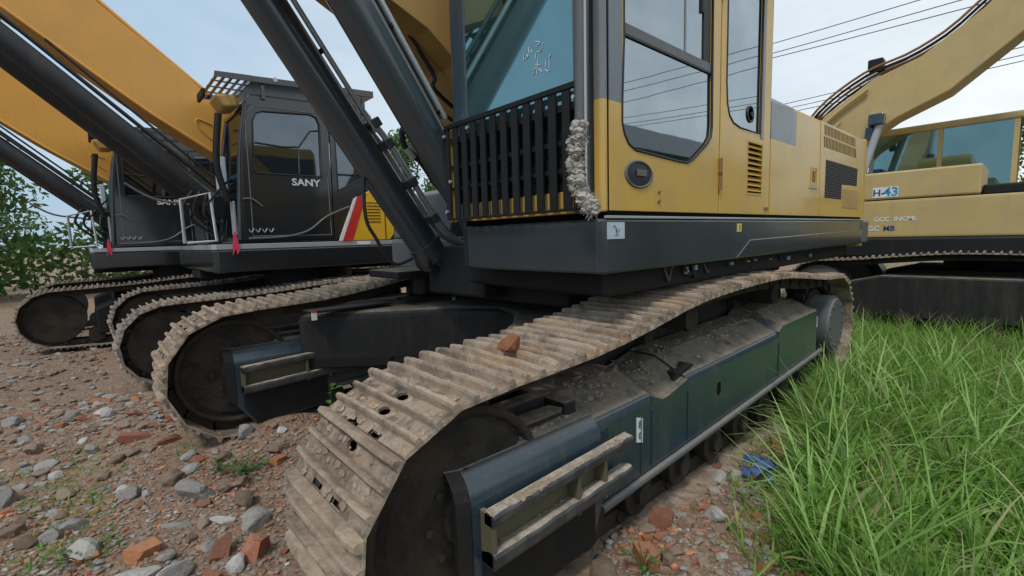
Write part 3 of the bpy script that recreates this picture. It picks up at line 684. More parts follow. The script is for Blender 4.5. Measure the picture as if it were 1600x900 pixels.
# cab posts, rear and far walls
def post(pts, z0, z1, name, mat, bev=.008): return MB().prism(pts, z0, z1, 'Z').build(name, mat, cab, bev)
post([(1.655, 1.30), (1.655, 1.265), (1.665, 1.25), (1.692, 1.25), (1.692, 1.30)], 1.60, 3.14, 'corner_post', 'yellow')
post([(1.63, 1.39), (1.63, 1.325), (1.648, 1.315), (1.69, 1.315), (1.69, 1.39)], 1.60, 3.14, 'front_post', 'grey', .01)
post([(1.62, 2.28), (1.64, 2.17), (1.70, 2.17), (1.75, 2.32), (1.68, 2.325)], 1.60, 3.14, 'front_post', 'navy', .01)
MB().box(3.46, 3.50, 1.29, 2.32, 1.66, 3.14).build('rear_wall', 'yellow2', cab, .005)
MB().prism([(1.75, 1.66), (3.46, 1.66), (3.46, 3.14), (1.75, 3.14)], 2.29, 2.32, holes=[[(1.85, 2.0), (3.3, 2.0), (3.3, 2.85), (1.85, 2.85)]]).build('far_wall', 'navy', cab)
MB().prism([(1.85, 2.0), (3.3, 2.0), (3.3, 2.85), (1.85, 2.85)], 2.30, 2.306).build('window_pane', 'blackglass', cab)
MB().box(1.630, 1.685, 1.392, 2.165, 1.60, 1.70).build('front_sill', 'yellow2', cab, .004)
MB().prism([(1.39, 1.67), (2.175, 1.67), (2.175, 3.13), (1.39, 3.13)], 1.645, 1.651, 'X').build('windscreen', 'frontglass', cab, label='teal tinted windscreen with hand-written white marks')
marks = [[(1.696, 2.38), (1.705, 2.378), (1.707, 2.352)], [(1.672, 2.403), (1.67, 2.372)], [(1.655, 2.385), (1.652, 2.37)], [(1.69, 2.373), (1.678, 2.36), (1.693, 2.351)],
         [(1.628, 2.411), (1.6, 2.403), (1.603, 2.392), (1.619, 2.392)], [(1.575, 2.392), (1.577, 2.382)], [(1.585, 2.373), (1.594, 2.358), (1.615, 2.362)], [(1.627, 2.359), (1.629, 2.336)],
         [(1.612, 2.325), (1.621, 2.26)], [(1.632, 2.306), (1.589, 2.299)], [(1.625, 2.291), (1.649, 2.284)], [(1.635, 2.277), (1.647, 2.266)], [(1.606, 2.285), (1.586, 2.265)],
         [(1.554, 2.314), (1.527, 2.323), (1.538, 2.316), (1.539, 2.269)], [(1.562, 2.304), (1.563, 2.279)], [(1.567, 2.269), (1.547, 2.256), (1.531, 2.258)]]
for s in marks: MB().tube([(1.643, y, z) for y, z in s], .0021, 5, 3).build('chalk_stroke', 'white', cab)
# seat and console inside
st = MB().box(2.3, 2.85, 1.55, 2.05, 1.95, 2.08).build('seat', 'seat', cab, .04)
MB().prism([(2.82, 2.05), (2.95, 2.05), (3.12, 2.78), (3.0, 2.80)], 1.57, 2.03).build('seat_back', 'seat', cab, .04)
MB().box(2.2, 2.8, 1.36, 1.52, 1.95, 2.17).box(2.2, 2.8, 2.08, 2.24, 1.95, 2.17).box(1.85, 2.0, 2.0, 2.25, 1.66, 2.15).build('console', 'rubber', cab, .02)
# guard grille
gr = MB().box(1.583, 1.603, 1.335, 2.33, 2.128, 2.152).build('guard_grille', 'dark', EX, .002, label='black vertical bar guard across the lower windscreen')
MB().box(1.590, 1.604, 1.335, 2.33, 1.608, 1.622).build('bottom_rail', 'dark', gr, .002)
for k in range(12):
    y = 1.375 + k * .0835
    MB().box(1.588, 1.600, y, y + .045, 1.615, 2.135).build('guard_bar', 'dark', gr, .002)
for z0, z1 in ((2.045, 2.078), (1.90, 1.925), (1.78, 1.80)): MB().box(1.606, 1.614, 1.345, 2.30, z0, z1).build('cross_bar', 'dark', gr, .002)
for k in range(11):
    y = 1.40 + k * .0835
    MB().box(1.6205, 1.628, y, y + .046, 1.70 if k % 3 else 1.84, 2.05).build('rear_guard_bar', 'dark', gr)
MB().box(1.632, 1.640, 1.392, 2.165, 1.702, 1.86).build('kick_plate', 'dark', gr)
MB().box(1.60, 1.635, 2.30, 2.335, 1.60, 2.15).build('guard_end_post', 'yellow2', gr, .003, label='thin post with ochre edge at the end of the guard')
for y, z in ((1.345, 2.085), (1.345, 1.68), (2.325, 2.09), (2.325, 1.66), (2.10, 2.10), (2.28, 1.83)):
    MB().cyl((1.575, y, z), (1.589, y, z), .009, n=8).build('bolt', 'silver', gr)
MB().tube([(1.60, 1.318, 1.93), (1.60, 1.312, 2.4), (1.60, 1.302, 3.3)], .030, 12).build('grab_post', 'grey', EX)
MB().tube([(1.585, 1.285, 1.60), (1.585, 1.282, 2.4), (1.59, 1.275, 3.3)], .006, 6).build('edge_rod', 'silver', EX)
# --- engine housing
HP = [(1.262, 1.602), (1.262, 2.37), (1.275, 2.405), (1.31, 2.43), (1.42, 2.455), (2.4, 2.49), (4.0, 2.46), (4.2, 2.40), (4.22, 1.602)]
hood = MB().loft([[(x, y, z) for y, z in HP] for x in (3.54, 4.6, 6.12)]).build('engine_hood', 'yellow', EX, .01, label='ochre engine housing, blue-grey patch next to the cab')
MB().prism([(3.545, 1.605), (4.655, 1.605), (4.60, 2.375), (3.525, 2.365)], 1.250, 1.263).build('side_panel', 'yellow', hood, .002)
GU = [(4.72, 2.19), (4.70, 2.372), (5.74, 2.372), (5.80, 2.19)]; GL = [(4.795, 1.765), (4.795, 2.09), (5.88, 2.09), (5.88, 1.915), (5.33, 1.905), (5.33, 1.765)]
MB().prism([(4.675, 1.605), (6.12, 1.605), (6.10, 2.395), (4.625, 2.395)], 1.250, 1.263, holes=[GU, GL]).build('side_panel', 'yellow', hood, .002)
MB().box(4.69, 5.9, 1.2525, 1.2629, 1.755, 2.38).build('grille_backing', 'hole', hood)
for x0, x1 in ((3.5195, 3.5245), (4.6555, 4.6735)): MB().box(x0, x1, 1.2575, 1.263, 1.606, 2.37).build('panel_seam', 'hole', hood)
MB().box(2.7485, 2.7615, 1.256, 1.27, 1.606, 3.13).build('door_seam', 'hole', hood)
MB().box(1.6925, 1.7045, 1.256, 1.27, 1.606, 3.13).build('door_seam', 'hole', hood)
mb = MB()
for row, (z0, z1) in enumerate(((2.192, 2.278), (2.292, 2.372))):
    for k in range(24):
        x = 4.715 + k * .0445
        mb.prism([(x, z0), (x + .018, z0), (x + .004, z1), (x - .014, z1)], 1.2500, 1.2523)
mb.box(4.705, 5.79, 1.2490, 1.2523, 2.276, 2.292)
mb.build('upper_grille', 'yellow2', hood)
mb = MB()
for k in range(16): z = 1.775 + k * .02; mb.box(4.795, 5.33 if z < 1.905 else 5.88, 1.2505, 1.2515, z, z + .007)
for k in range(36):
    x = 4.80 + k * .03; mb.box(x, x + .008, 1.2516, 1.2524, 1.767 if x < 5.32 else 1.907, 2.088)
mb.build('lower_grille', 'mesh', hood)
MB().box(5.36, 5.93, 1.2465, 1.2495, 1.69, 1.87).build('access_plate', 'boomy', hood, .002)
MB().prism([(4.40, 1.85), (4.56, 1.85), (4.56, 2.0), (4.40, 2.0)], 1.2455, 1.2495, holes=[[(4.415, 1.862), (4.545, 1.862), (4.545, 1.988), (4.415, 1.988)]]).build('latch_frame', 'yellow2', hood)
MB().box(4.45, 4.50, 1.243, 1.2495, 1.88, 1.97).build('latch', 'rust', hood); MB().box(4.38, 4.57, 1.24, 1.2495, 1.828, 1.842).build('latch_lip', 'silver', hood)
MB().prism([(6.13, 1.28), (6.16, 1.25), (6.38, 1.28), (6.52, 1.8), (6.55, 2.75), (6.52, 3.7), (6.38, 4.2), (6.13, 4.24)], 1.30, 2.42, 'Z').build('counterweight', 'yellow2', EX, .05, label='ochre counterweight at the rear')
MB().box(6.15, 6.40, 1.235, 1.29, 1.33, 1.57).build('rear_corner_plate', 'grey', EX, .02)
# right-hand deck boxes
tb = MB().prism([(2.22, 1.521), (3.0, 1.521), (3.0, 1.93), (2.45, 1.96), (2.28, 1.90)], 3.25, 4.22).build('toolbox', 'grey', EX, .02, label='grey toolbox with slots on the right-hand deck')
for z in (1.68, 1.73, 1.78):
    MB().box(2.20, 2.262, 4.00, 4.15, z, z + .022).build('slot', 'hole', tb)
MB().box(3.05, 4.2, 3.2, 4.2, 1.53, 2.08).build('fuel_tank', 'bright', EX, .05)
MB().box(3.3, 3.6, 3.3, 4.1, 2.08, 2.24).build('tank_step', 'grey', EX, .02)
MB().tube([(2.9, 3.6, 1.9), (2.9, 3.6, 2.5), (3.3, 3.6, 2.7), (4.2, 3.6, 2.7)], .018, 8).build('hand_rail', 'rubber', EX)

# --- boom, cylinders, hoses
BL = [(2.75, 1.55), (2.30, 1.85), (2.08, 2.14), (1.95, 2.38), (1.83, 2.60), (1.62, 2.755), (1.384, 2.846), (1.136, 2.965), (.60, 3.35), (-.6, 4.35), (-1.6, 5.25)]
BU = [(-1.6, 6.05), (-.6, 5.15), (.6, 4.15), (1.3, 3.75), (1.9, 3.35), (2.5, 2.75), (3.05, 2.0), (3.0, 1.75)]
boom = MB().prism(BL + BU, 2.50, 3.00).build('boom', 'boomy', EX, .006, label='ochre boom rising out of the top of the picture')
BRK = MB().prism([(2.35, 1.45), (3.3, 1.45), (3.1, 2.15), (2.75, 2.2), (2.45, 1.9)], 2.42, 2.49).prism([(2.35, 1.45), (3.3, 1.45), (3.1, 2.15), (2.75, 2.2), (2.45, 1.9)], 3.01, 3.08).build('boom_bracket', 'dark', EX, .01)
for k, (dx, dz) in enumerate(((.02, -.02), (.045, -.005), (-.02, -.03))):
    MB().tube([(2.0 + dx, 2.70 + .05 * k, 2.36 + dz), (1.745 + dx, 2.68 + .05 * k, 2.50 + dz), (1.741 + dx, 2.68 + .05 * k, 2.60 + dz), (1.45 + dx, 2.68 + .05 * k, 2.90 + dz), (1.1 + dx, 2.68 + .05 * k, 3.0 + dz), (-.6, 2.68 + .05 * k, 4.20)], .011, 8).build('boom_hose', 'rubber', boom)
def lift_cyl(y, label, dx=0.0):
    a = Vector((1.905 + dx, y, 1.36)); b = Vector((.855 + dx, y, 2.90)); d = (b - a).normalized()
    c = MB().cyl(a - d * .04, b + d * .75, .112, n=32).cyl(a + d * .0, a + d * .14, .124, n=32).build('lift_cylinder', 'cyl', EX, label=label)
    MB().cyl(b + d * .75, b + d * 1.0, .125, n=32).build('gland', 'dark', c)
    MB().cyl(b + d * 1.0, b + d * 2.4, .06, n=24).build('rod', 'silver', c)
    MB().cyl((a.x, y - .10, a.z) , (a.x, y + .10, a.z), .10, n=24).build('pivot', 'dark', c)
    n = Vector((d.z, 0, -d.x))   # towards the rear-top side
    p = n if n.x > 0 else -n
    for q, (off, sy, r, m) in enumerate(((.135, -.050, .017, 'pipe'), (.175, .03, .015, 'cyl'))):
        pts = [a + d * .95 + p * off + Vector((0, sy, 0)), a + d * 1.4 + p * off + Vector((0, sy, 0)), b + d * .7 + p * off + Vector((0, sy, 0))]
        MB().tube(pts, r, 8, 2).build('cylinder_pipe', m, c)
    for s in (1.0, 1.5, 2.0):
        MB().obox(a + d * s + p * .125, d, (0, 1, 0), p, .012, .06, .022).build('pipe_clamp', 'dark', c, .003)
    return c, a, d, p
c1, a1, d1, p1 = lift_cyl(3.02, 'dark boom cylinder standing furthest from the cab')
c2, a2, d2, p2 = lift_cyl(2.46, 'dark boom cylinder right beside the cab', .17)
# thicker lines and fittings down to the base of the far cylinder
for k, (off, sy, r) in enumerate(((.15, -.06, .020), (.19, .0, .018), (.16, .06, .02))):
    MB().tube([a1 + d1 * .98 + p1 * off + Vector((0, sy, 0)), a1 + d1 * .8 + p1 * (off + .02) + Vector((0, sy, 0)), a1 + d1 * .35 + p1 * (off + .02) + Vector((0, sy, 0)), a1 + d1 * .08 + p1 * (off + .01) + Vector((.05, sy, 0)), (2.3, 3.02 + sy, 1.42)], r, 10).build('feed_pipe', 'pipe' if k != 1 else 'grey', c1)
for s in (.25, .55, .85, 1.0): MB().obox(a1 + d1 * s + p1 * .165, d1, (0, 1, 0), p1, .03, .085, .03).build('pipe_clamp', 'grey', c1, .006)
for k, pts in enumerate(([(1.62, 2.76, 2.28), (1.575, 2.78, 2.22), (1.59, 2.8, 2.12), (1.70, 2.8, 2.03), (1.85, 2.8, 1.85), (2.1, 2.8, 1.6)], [(1.72, 2.76, 2.22), (1.70, 2.74, 2.12), (1.78, 2.76, 2.02), (1.95, 2.78, 1.85), (2.15, 2.8, 1.65)],
                         [(1.9, 2.72, 2.1), (1.82, 2.70, 1.98), (1.88, 2.72, 1.8), (2.05, 2.74, 1.6), (2.3, 2.75, 1.5)], [(1.95, 2.66, 2.0), (1.90, 2.64, 1.85), (1.98, 2.66, 1.66), (2.2, 2.7, 1.5)])):
    MB().tube(pts, .019 - .003 * (k % 2), 10).build('hydraulic_hose', 'rubber', EX)
for k, p in enumerate(((1.60, 2.79, 2.10), (1.74, 2.77, 2.04), (1.86, 2.80, 1.86), (1.80, 2.73, 1.98))):
    v = Vector(p); MB().cyl(v, v + Vector((.05, 0, -.06)), .024, n=8, smooth=False).build('hose_fitting', 'pipe', EX)
MB().tube([(1.50, 3.06, 2.10), (1.44, 3.02, 2.09), (1.39, 3.0, 1.95), (1.385, 3.0, 1.66), (1.45, 3.0, 1.52), (1.53, 3.0, 1.38), (1.60, 3.0, 1.335), (1.72, 3.0, 1.37)], .012, 8).build('loose_cable', 'rubber', EX, label='thin black cable hanging loose from the far boom cylinder')
MB().box(1.75, 2.2, 3.3, 3.8, 1.20, 1.26).cyl((2.1, 3.5, 1.05), (2.1, 3.5, 1.22), .10, n=16).build('swivel_cover', 'darkdust', EX, .01)
rs = random.Random(31)   # cables and clips hanging between skirt and track
for k in range(16):
    x = 2.3 + rs.random() * 2.4; z = 1.31; y = 1.34 + rs.uniform(0, .10); w_ = rs.uniform(.05, .16); d_ = rs.uniform(.03, .09)
    MB().tube([(x, y, z), (x + w_ * .2, y - .01, z - d_ * .8), (x + w_ * .55, y, z - d_), (x + w_, y + .01, z - d_ * .2), (x + w_ * 1.1, y, z + .01)], .007, 6, 3).build('hanging_hose', 'rubber' if k % 3 else 'grey', EX)
for k in range(9):
    x = 2.3 + rs.random() * 2.5; z = 1.26 + rs.uniform(-.02, .03)
    MB().box(x, x + rs.uniform(.01, .035), 1.33, 1.35, z, z + rs.uniform(.01, .03)).build('hose_clip', 'pipe', EX, .002)

# wadding rope wound on the grab post, brick lump on the near track
mb = MB(); rs = random.Random(4)
path = [(1.575, 1.300, 1.965), (1.575, 1.318, 1.90), (1.575, 1.325, 1.82), (1.575, 1.325, 1.76), (1.575, 1.312, 1.70), (1.575, 1.275, 1.655), (1.572, 1.25, 1.62), (1.575, 1.235, 1.597)]
for i in range(len(path) - 1):
    for k in range(26):
        t = k / 26; p = [path[i][j] * (1 - t) + path[i + 1][j] * t for j in range(3)]
        mb.lump([p[0] + rs.uniform(-.022, .010), p[1] + rs.uniform(-.026, .026), p[2] + rs.uniform(-.01, .01)], rs.uniform(.010, .021), rs.random(), (1, 1, .8), .35, 2)
for k in range(420):
    i = rs.randrange(len(path) - 1); p = Vector(path[i]).lerp(Vector(path[i + 1]), rs.random()); d = Vector((rs.uniform(-1, .3), rs.gauss(0, 1), rs.gauss(0, .9))).normalized()
    mb.tube([p + d * .02, p + d * .034 + Vector((0, 0, rs.uniform(-.01, .01))), p + d * rs.uniform(.04, .055)], .0016, 4, 2)
o = mb.build('wadding', 'wool'); tag(o, 'dirty white wadding rope bound round the post at the cab corner', 'rope wadding')

# ---------------------------------------------------------------- stones
def rock_mesh(seed, kind='rock', sub=2):
    rs = random.Random(seed); vs, fs = ICO[sub]; P = [Vector(v) for v in vs]
    off = Vector((rs.random() * 40, rs.random() * 40, 0))
    if kind == 'brick':
        P = [Vector((max(-.55, min(.55, v.x)), max(-.42, min(.42, v.y)), max(-.36, min(.36, v.z)))) * 1.7 for v in P]
        for k in range(2):
            n = Vector((rs.choice((-1, 1)) * rs.uniform(.4, 1), rs.uniform(-.8, .8), rs.uniform(-.5, .9))).normalized(); d = rs.uniform(.55, .75)
            P = [v - n * max(0, v.dot(n) - d) for v in P]
    else:
        for k in range(9):
            n = Vector((rs.gauss(0, 1), rs.gauss(0, 1), rs.gauss(0, 1))).normalized(); d = rs.uniform(.5, .85)
            P = [v - n * max(0, v.dot(n) - d) for v in P]
    P = [v * (1 + .12 * noise.noise(v * 2.3 + off)) for v in P]
    me = bpy.data.meshes.new('rock'); me.from_pydata([tuple(v) for v in P], [], fs); me.update(); return me
ROCKS = {}
for mat in ('grock', 'wrock', 'brick', 'obrick', 'brock'):
    ROCKS[mat] = []
    for s in range(4):
        me = rock_mesh(hash(mat) % 97 + s * 13 if False else {'grock': 1, 'wrock': 2, 'brick': 3, 'obrick': 4, 'brock': 5}[mat] * 17 + s, 'brick' if 'brick' in mat and s < 3 else 'rock', 3 if s < 2 else 2)
        me.materials.append(M[mat]); ROCKS[mat].append(me)
def stone(name, mat, var, x, y, sx, sy, sz, rot, label, cat, group=None, z=None, sink=.5):
    o = bpy.data.objects.new(name, ROCKS[mat][var]); COL.objects.link(o)
    o.scale = (sx, sy, sz); o.rotation_euler = (rot[0], rot[1], rot[2])
    o.location = (x, y, (gh(x, y) + sz * (1 - sink) * .75) if z is None else z)
    return tag(o, label, cat, group)
G = 'stones and brick pieces lying in the rubble'
HERO = [
 ('stone', 'grock', 0, .32, 3.28, .15, .075, .075, (.1, .1, -.7), 'large flat-topped grey stone lying alone in the dirt left of the near track'),
 ('stone', 'grock', 1, .52, 2.72, .105, .08, .065, (.3, .1, .3), 'smooth blue-grey stone perched on red bricks beside the front of the near track'),
 ('brick', 'brick', 0, .46, 2.46, .075, .07, .085, (.2, .3, .9), 'dark red upright brick below the blue-grey stone'),
 ('stone', 'wrock', 0, .15, 2.50, .16, .06, .06, (.2, .5, 1.0), 'long speckled pale stone sloping up in the lower corner'),
 ('stone', 'wrock', 1, .0, 2.63, .11, .08, .05, (0, .1, .2), 'flat white plaster slab beside the long speckled stone'),
 ('brick', 'obrick', 0, .05, 2.83, .07, .05, .045, (.2, .1, .4), 'orange brick piece just above the white plaster slab'),
 ('stone', 'grock', 2, .14, 2.72, .055, .04, .035, (0, .3, .4), 'small rounded grey stone touching the orange brick piece'),
 ('brick', 'brick', 1, .34, 2.60, .085, .055, .06, (.2, -.3, 1.2), 'red-orange brick half leaning on the long speckled stone'),
 ('stone', 'wrock', 2, .37, 2.40, .06, .05, .05, (.3, .2, .2), 'speckled blue-white stone between two red bricks'),
 ('brick', 'obrick', 1, .25, 2.36, .08, .05, .045, (.1, .2, .9), 'orange brick piece at the bottom edge near the speckled stone'),
 ('stone', 'grock', 3, 1.19, 4.10, .15, .11, .10, (.2, .1, .3), 'big light grey lump against the far track frame'),
 ('stone', 'grock', 0, .80, 3.92, .075, .08, .08, (.4, .2, 1.3), 'upright grey stone on the heap in front of the far track'),
 ('stone', 'grock', 1, .70, 3.72, .07, .06, .06, (.2, .3, .3), 'grey stone just below the upright one on the heap'),
 ('brick', 'obrick', 2, .80, 3.32, .065, .045, .035, (0, .1, .5), 'bright orange-red brick chip beside the near track shoes'),
 ('stone', 'wrock', 3, .92, 3.60, .045, .04, .03, (0, 0, 1), 'small white pebble on the heap by the far track frame'),
 ('stone', 'grock', 2, .37, 3.75, .065, .05, .045, (.2, 0, .4), 'small light grey stone behind the large flat-topped one'),
 ('brick', 'brick', 2, .13, 4.45, .12, .06, .045, (0, .2, -.2), 'long dull red brick near the foot of the far track'),
 ('brick', 'brick', 0, .30, 4.22, .09, .05, .035, (.1, 0, .2), 'flat brown-red brick lying right of the long dull red one'),
 ('stone', 'brock', 0, .85, 3.46, .11, .06, .035, (0, .1, -.3), 'flat tan slab lying over the bright orange-red brick chip'),
 ('stone', 'grock', 3, .22, 2.98, .10, .025, .02, (0, .1, -.5), 'thin pale sliver of stone lying flat above the orange brick piece'),
 ('stone', 'wrock', 0, .40, 2.86, .08, .022, .03, (.2, .3, -.4), 'narrow pale splinter pointing at the blue-grey stone'),
 ('brick', 'brick', 1, 2.05, 1.20, .085, .07, .065, (.3, .2, .4), 'dusty pink-red brick half beside the lower frame rail'),
 ('brick', 'obrick', 0, 1.70, 1.06, .075, .06, .05, (.1, .1, 1.0), 'orange-red brick at the bottom edge right of the yoke cover'),
 ('stone', 'wrock', 1, 2.26, 1.02, .08, .055, .05, (.3, .5, 1.1), 'cracked pale stone standing on edge right of the brick half'),
 ('stone', 'grock', 1, 2.74, 1.10, .075, .05, .045, (.1, .4, -.6), 'oblong grey stone beyond the cracked pale one'),
 ('brick', 'obrick', 1, 3.42, 1.10, .14, .07, .045, (0, .1, .4), 'orange brick slab between the track and the grass'),
 ('brick', 'brick', 2, 3.20, 1.04, .07, .055, .05, (.3, .2, 1.0), 'dark brown-red brick chunk in front of the orange slab at the grass edge'),
 ('stone', 'grock', 2, 2.70, 1.20, .085, .06, .05, (0, .1, .3), 'flat grey stone close under the lower frame rail'),
 ('stone', 'brock', 1, 1.50, 1.14, .08, .07, .06, (.2, .2, .4), 'yellow-brown mossy stone under the step bars'),
 ('stone', 'wrock', 2, 3.60, 1.16, .08, .05, .04, (.1, .1, .7), 'whitish stone on top of the orange slab by the grass'),
]
for n, m, v, x, y, sx, sy, sz, rot, lab in HERO: stone(n, m, v, x, y, sx, sy, sz, rot, lab, n)
stone('brick', 'obrick', 3, 1.235, 1.40, .092, .05, .04, (.1, .1, .2), 'orange brick lump lying on the shoes of the near track', 'brick', None, 1.075)
def where(x, y, left):
    if not left: return 'at the foot of the step bars' if x < 1.9 else ('beside the lower frame rail' if y > 1.0 else 'at the edge of the grass') + (', further along the track' if x > 2.9 else '')
    if x > .62 and y > 2.9: return 'on the heap between the tracks' if y > 3.3 else 'close to the near track shoes'
    if y < 2.75: return 'near the red bricks at the bottom' if x > .2 else 'near the white plaster slab'
    if y < 3.7: return 'around the large flat-topped stone' if x > -.1 else 'in the open rubble at the left edge'
    if y < 4.7: return 'in front of the far track' if x > -.1 else 'on the dirt left of the far track'
    return 'on the dirt in front of the black-cabbed excavator'
def describe(c, n, s, k, x, y, left):
    size = 'tiny' if s < .030 else ('small' if s < .045 else 'fist-sized'); w_ = 'brick piece' if n == 'brick' else 'stone'
    shape = 'flat ' if k < .62 else ''
    return f'{size} {shape}{c} {w_} {where(x, y, left)}', f'{c} {w_}s {where(x, y, left)}'
kinds = [('grock', 'stone', 'grey'), ('brock', 'stone', 'earth-brown'), ('brick', 'brick', 'dull red'), ('obrick', 'brick', 'orange'), ('wrock', 'stone', 'whitish')]
def blocked(x, y):
    if .9 < x < 5.6 and 1.13 < y < 1.8: return True
    if .45 < x < 1.0 and 1.12 < y < 1.78: return True
    if .25 < x < 5.4 and 3.7 < y < 4.38: return True
    if .1 < x < 5 and 5.8 < y < 6.5: return True
    return False
used = [(h[3], h[4], max(h[5], h[6])) for h in HERO]
cnt = 0
while cnt < 215:
    x = random.uniform(-.9, 1.25); y = random.uniform(1.95, 6.2)
    if blocked(x, y) or any((x - a) ** 2 + (y - b) ** 2 < (r * .7 + .03) ** 2 for a, b, r in used): continue
    w = random.choices((0, 1, 2, 3, 4), (7, 5, 2, 2, 1.5))[0]; m, n, c = kinds[w]
    s = random.uniform(.022, .055) * (1.5 if random.random() < .2 and w in (0, 1, 4) else (.8 if w in (2, 3) else 1)) * (.8 + .12 * (y - 2))
    k = random.uniform(.5, .9); lab, grp = describe(c, n, s, k, x, y, True)
    stone(n, m, random.randrange(4), x, y, s * random.uniform(.8, 1.5), s, s * k, (random.uniform(-.4, .4), random.uniform(-.4, .4), random.uniform(0, 6.28)), lab, n, grp)
    used.append((x, y, s)); cnt += 1
cnt = 0
while cnt < 75:
    x = random.uniform(1.4, 4.2); y = random.uniform(.45, 1.26) if x > 1.8 else random.uniform(.8, 1.2)
    if y < 1.02 - (x - 1.6) * -.02 - .45 or any((x - a) ** 2 + (y - b) ** 2 < (r * .7 + .03) ** 2 for a, b, r in used): continue
    w = random.choices((0, 1, 2, 3, 4), (4, 5, 3, 1, 1))[0]; m, n, c = kinds[w]; s = random.uniform(.02, .045)
    k = random.uniform(.5, .9); lab, grp = describe(c, n, s, k, x, y, False)
    stone(n, m, random.randrange(4), x, y, s * random.uniform(.8, 1.5), s, s * k, (random.uniform(-.4, .4), random.uniform(-.4, .4), random.uniform(0, 6.28)), lab, n, grp)
    used.append((x, y, s)); cnt += 1

def scatter(name, mat, n, region, smin, smax, label, flat=.6):
    """many tiny chips in one mesh"""
    bvs = [np.array([(v[0], v[1], v[2]) for v in ICO[1][0]]) for _ in range(1)][0]; bfs = np.array(ICO[1][1])
    V, F = [], []; k = 0
    protos = []
    for q in range(12):
        pv = bvs.copy()
        for _ in range(5):
            nrm = RNG.normal(size=3); nrm /= np.linalg.norm(nrm); d = RNG.uniform(.45, .8)
            dd = np.maximum(0, pv @ nrm - d); pv = pv - dd[:, None] * nrm
        protos.append(pv)
    while k < n:
        p = region()
        if p is None: continue
        x, y, f = p
        s = smin + (smax - smin) * RNG.random() ** 2.5
        a = RNG.uniform(0, 6.28); c, si = math.cos(a), math.sin(a)
        pv = protos[RNG.integers(12)] * np.array([s * RNG.uniform(.8, 1.6), s, s * flat]) * f
        q = np.stack([pv[:, 0] * c - pv[:, 1] * si + x, pv[:, 0] * si + pv[:, 1] * c + y, pv[:, 2] + gh(x, y) + s * .25], 1)
        V.append(q); F.append(bfs + k * len(bvs)); k += 1
    V = np.concatenate(V); F = np.concatenate(F)
    me = bpy.data.meshes.new(name); me.from_pydata(V.tolist(), [], F.tolist()); me.materials.append(M[mat])
    o = link(name, me); o['kind'] = 'stuff'; o['label'] = label; return o
def regL():
    x = RNG.uniform(-1.4, 1.3); y = RNG.uniform(1.9, 6.3)
    if RNG.random() < .5: y = RNG.uniform(1.9, 4)
    return None if blocked(x, y) else (x, y, .65 + .12 * (y - 2))
def regR():
    x = 1.3 + 3.6 * RNG.random(); y = RNG.uniform(.3, 1.3)
    return (x, y, 1)
def regboth(): return regL() if RNG.random() < .72 else regR()
for mat, n, nm, lab in (('grock', 5200, 'gravel', 'fine grey gravel in the rubble'), ('obrick', 1500, 'brick_grit', 'crushed orange brick grit in the rubble'),
                        ('brock', 12000, 'earth_crumbs', 'brown earth crumbs in the rubble'), ('brick', 4200, 'brick_grit', 'crushed dark red brick grit in the rubble'), ('wrock', 900, 'gravel', 'pale plaster crumbs in the rubble')):
    scatter(nm, mat, n, regboth, .004, .024, lab)

def regfar():
    x = RNG.uniform(-7, 1.5); y = RNG.uniform(4, 13)
    return None if blocked(x, y) or (x > 0 and 5.5 < y < 9) else (x, y, 1.0)
for mat, n, nm, lab in (('grock', 2200, 'gravel', 'scattered grey stones on the open dirt at the left'), ('brock', 3200, 'earth_crumbs', 'dirt lumps on the open ground at the left'), ('brick', 900, 'brick_grit', 'broken brick bits on the open dirt at the left')):
    scatter(nm, mat, n, regfar, .010, .055, lab)

# ---------------------------------------------------------------- grass and weeds
def leafmat(name, a, b2, dry, tr=.35):
    m, nt, b = newmat(name)
    oi = nn(nt, 'ShaderNodeAttribute'); oi.attribute_name = 'tone'
    c = ramp(nt, oi.outputs['Fac'], [(0.0, a), (.55, b2), (.86, b2), (.9, dry), (1.0, dry)])
    t = nn(nt, 'ShaderNodeTexCoord')
    c = mixc(nt, ramp(nt, noi(nt, t.outputs['Object'], .8, 3, .5), [(.35, 0.0), (.7, .5)]), c, (a[0] * .9, a[1] * .8, a[2] * .7))
    nt.links.new(c, b.inputs['Base Color']); b.inputs['Roughness'].default_value = .55; b.inputs['Specular IOR Level'].default_value = .35
    out = nt.nodes['Material Output']; tl = nn(nt, 'ShaderNodeBsdfTranslucent'); nt.links.new(c, tl.inputs['Color'])
    mx = nn(nt, 'ShaderNodeMixShader'); mx.inputs[0].default_value = tr
    nt.links.new(b.outputs[0], mx.inputs[1]); nt.links.new(tl.outputs[0], mx.inputs[2]); nt.links.new(mx.outputs[0], out.inputs[0])
    return m
M['grass'] = leafmat('grass_blade', (.085, .20, .03), (.29, .50, .085), (.55, .50, .27), .5)
M['drygrass'] = leafmat('pale_grass_blade', (.22, .42, .09), (.40, .60, .20), (.60, .52, .30), .4)
M['leaf'] = leafmat('tree_leaf', (.05, .11, .03), (.12, .22, .05), (.18, .26, .07), .35)
M['weed'] = leafmat('weed_leaf', (.05, .13, .03), (.12, .26, .06), (.2, .3, .08), .35)
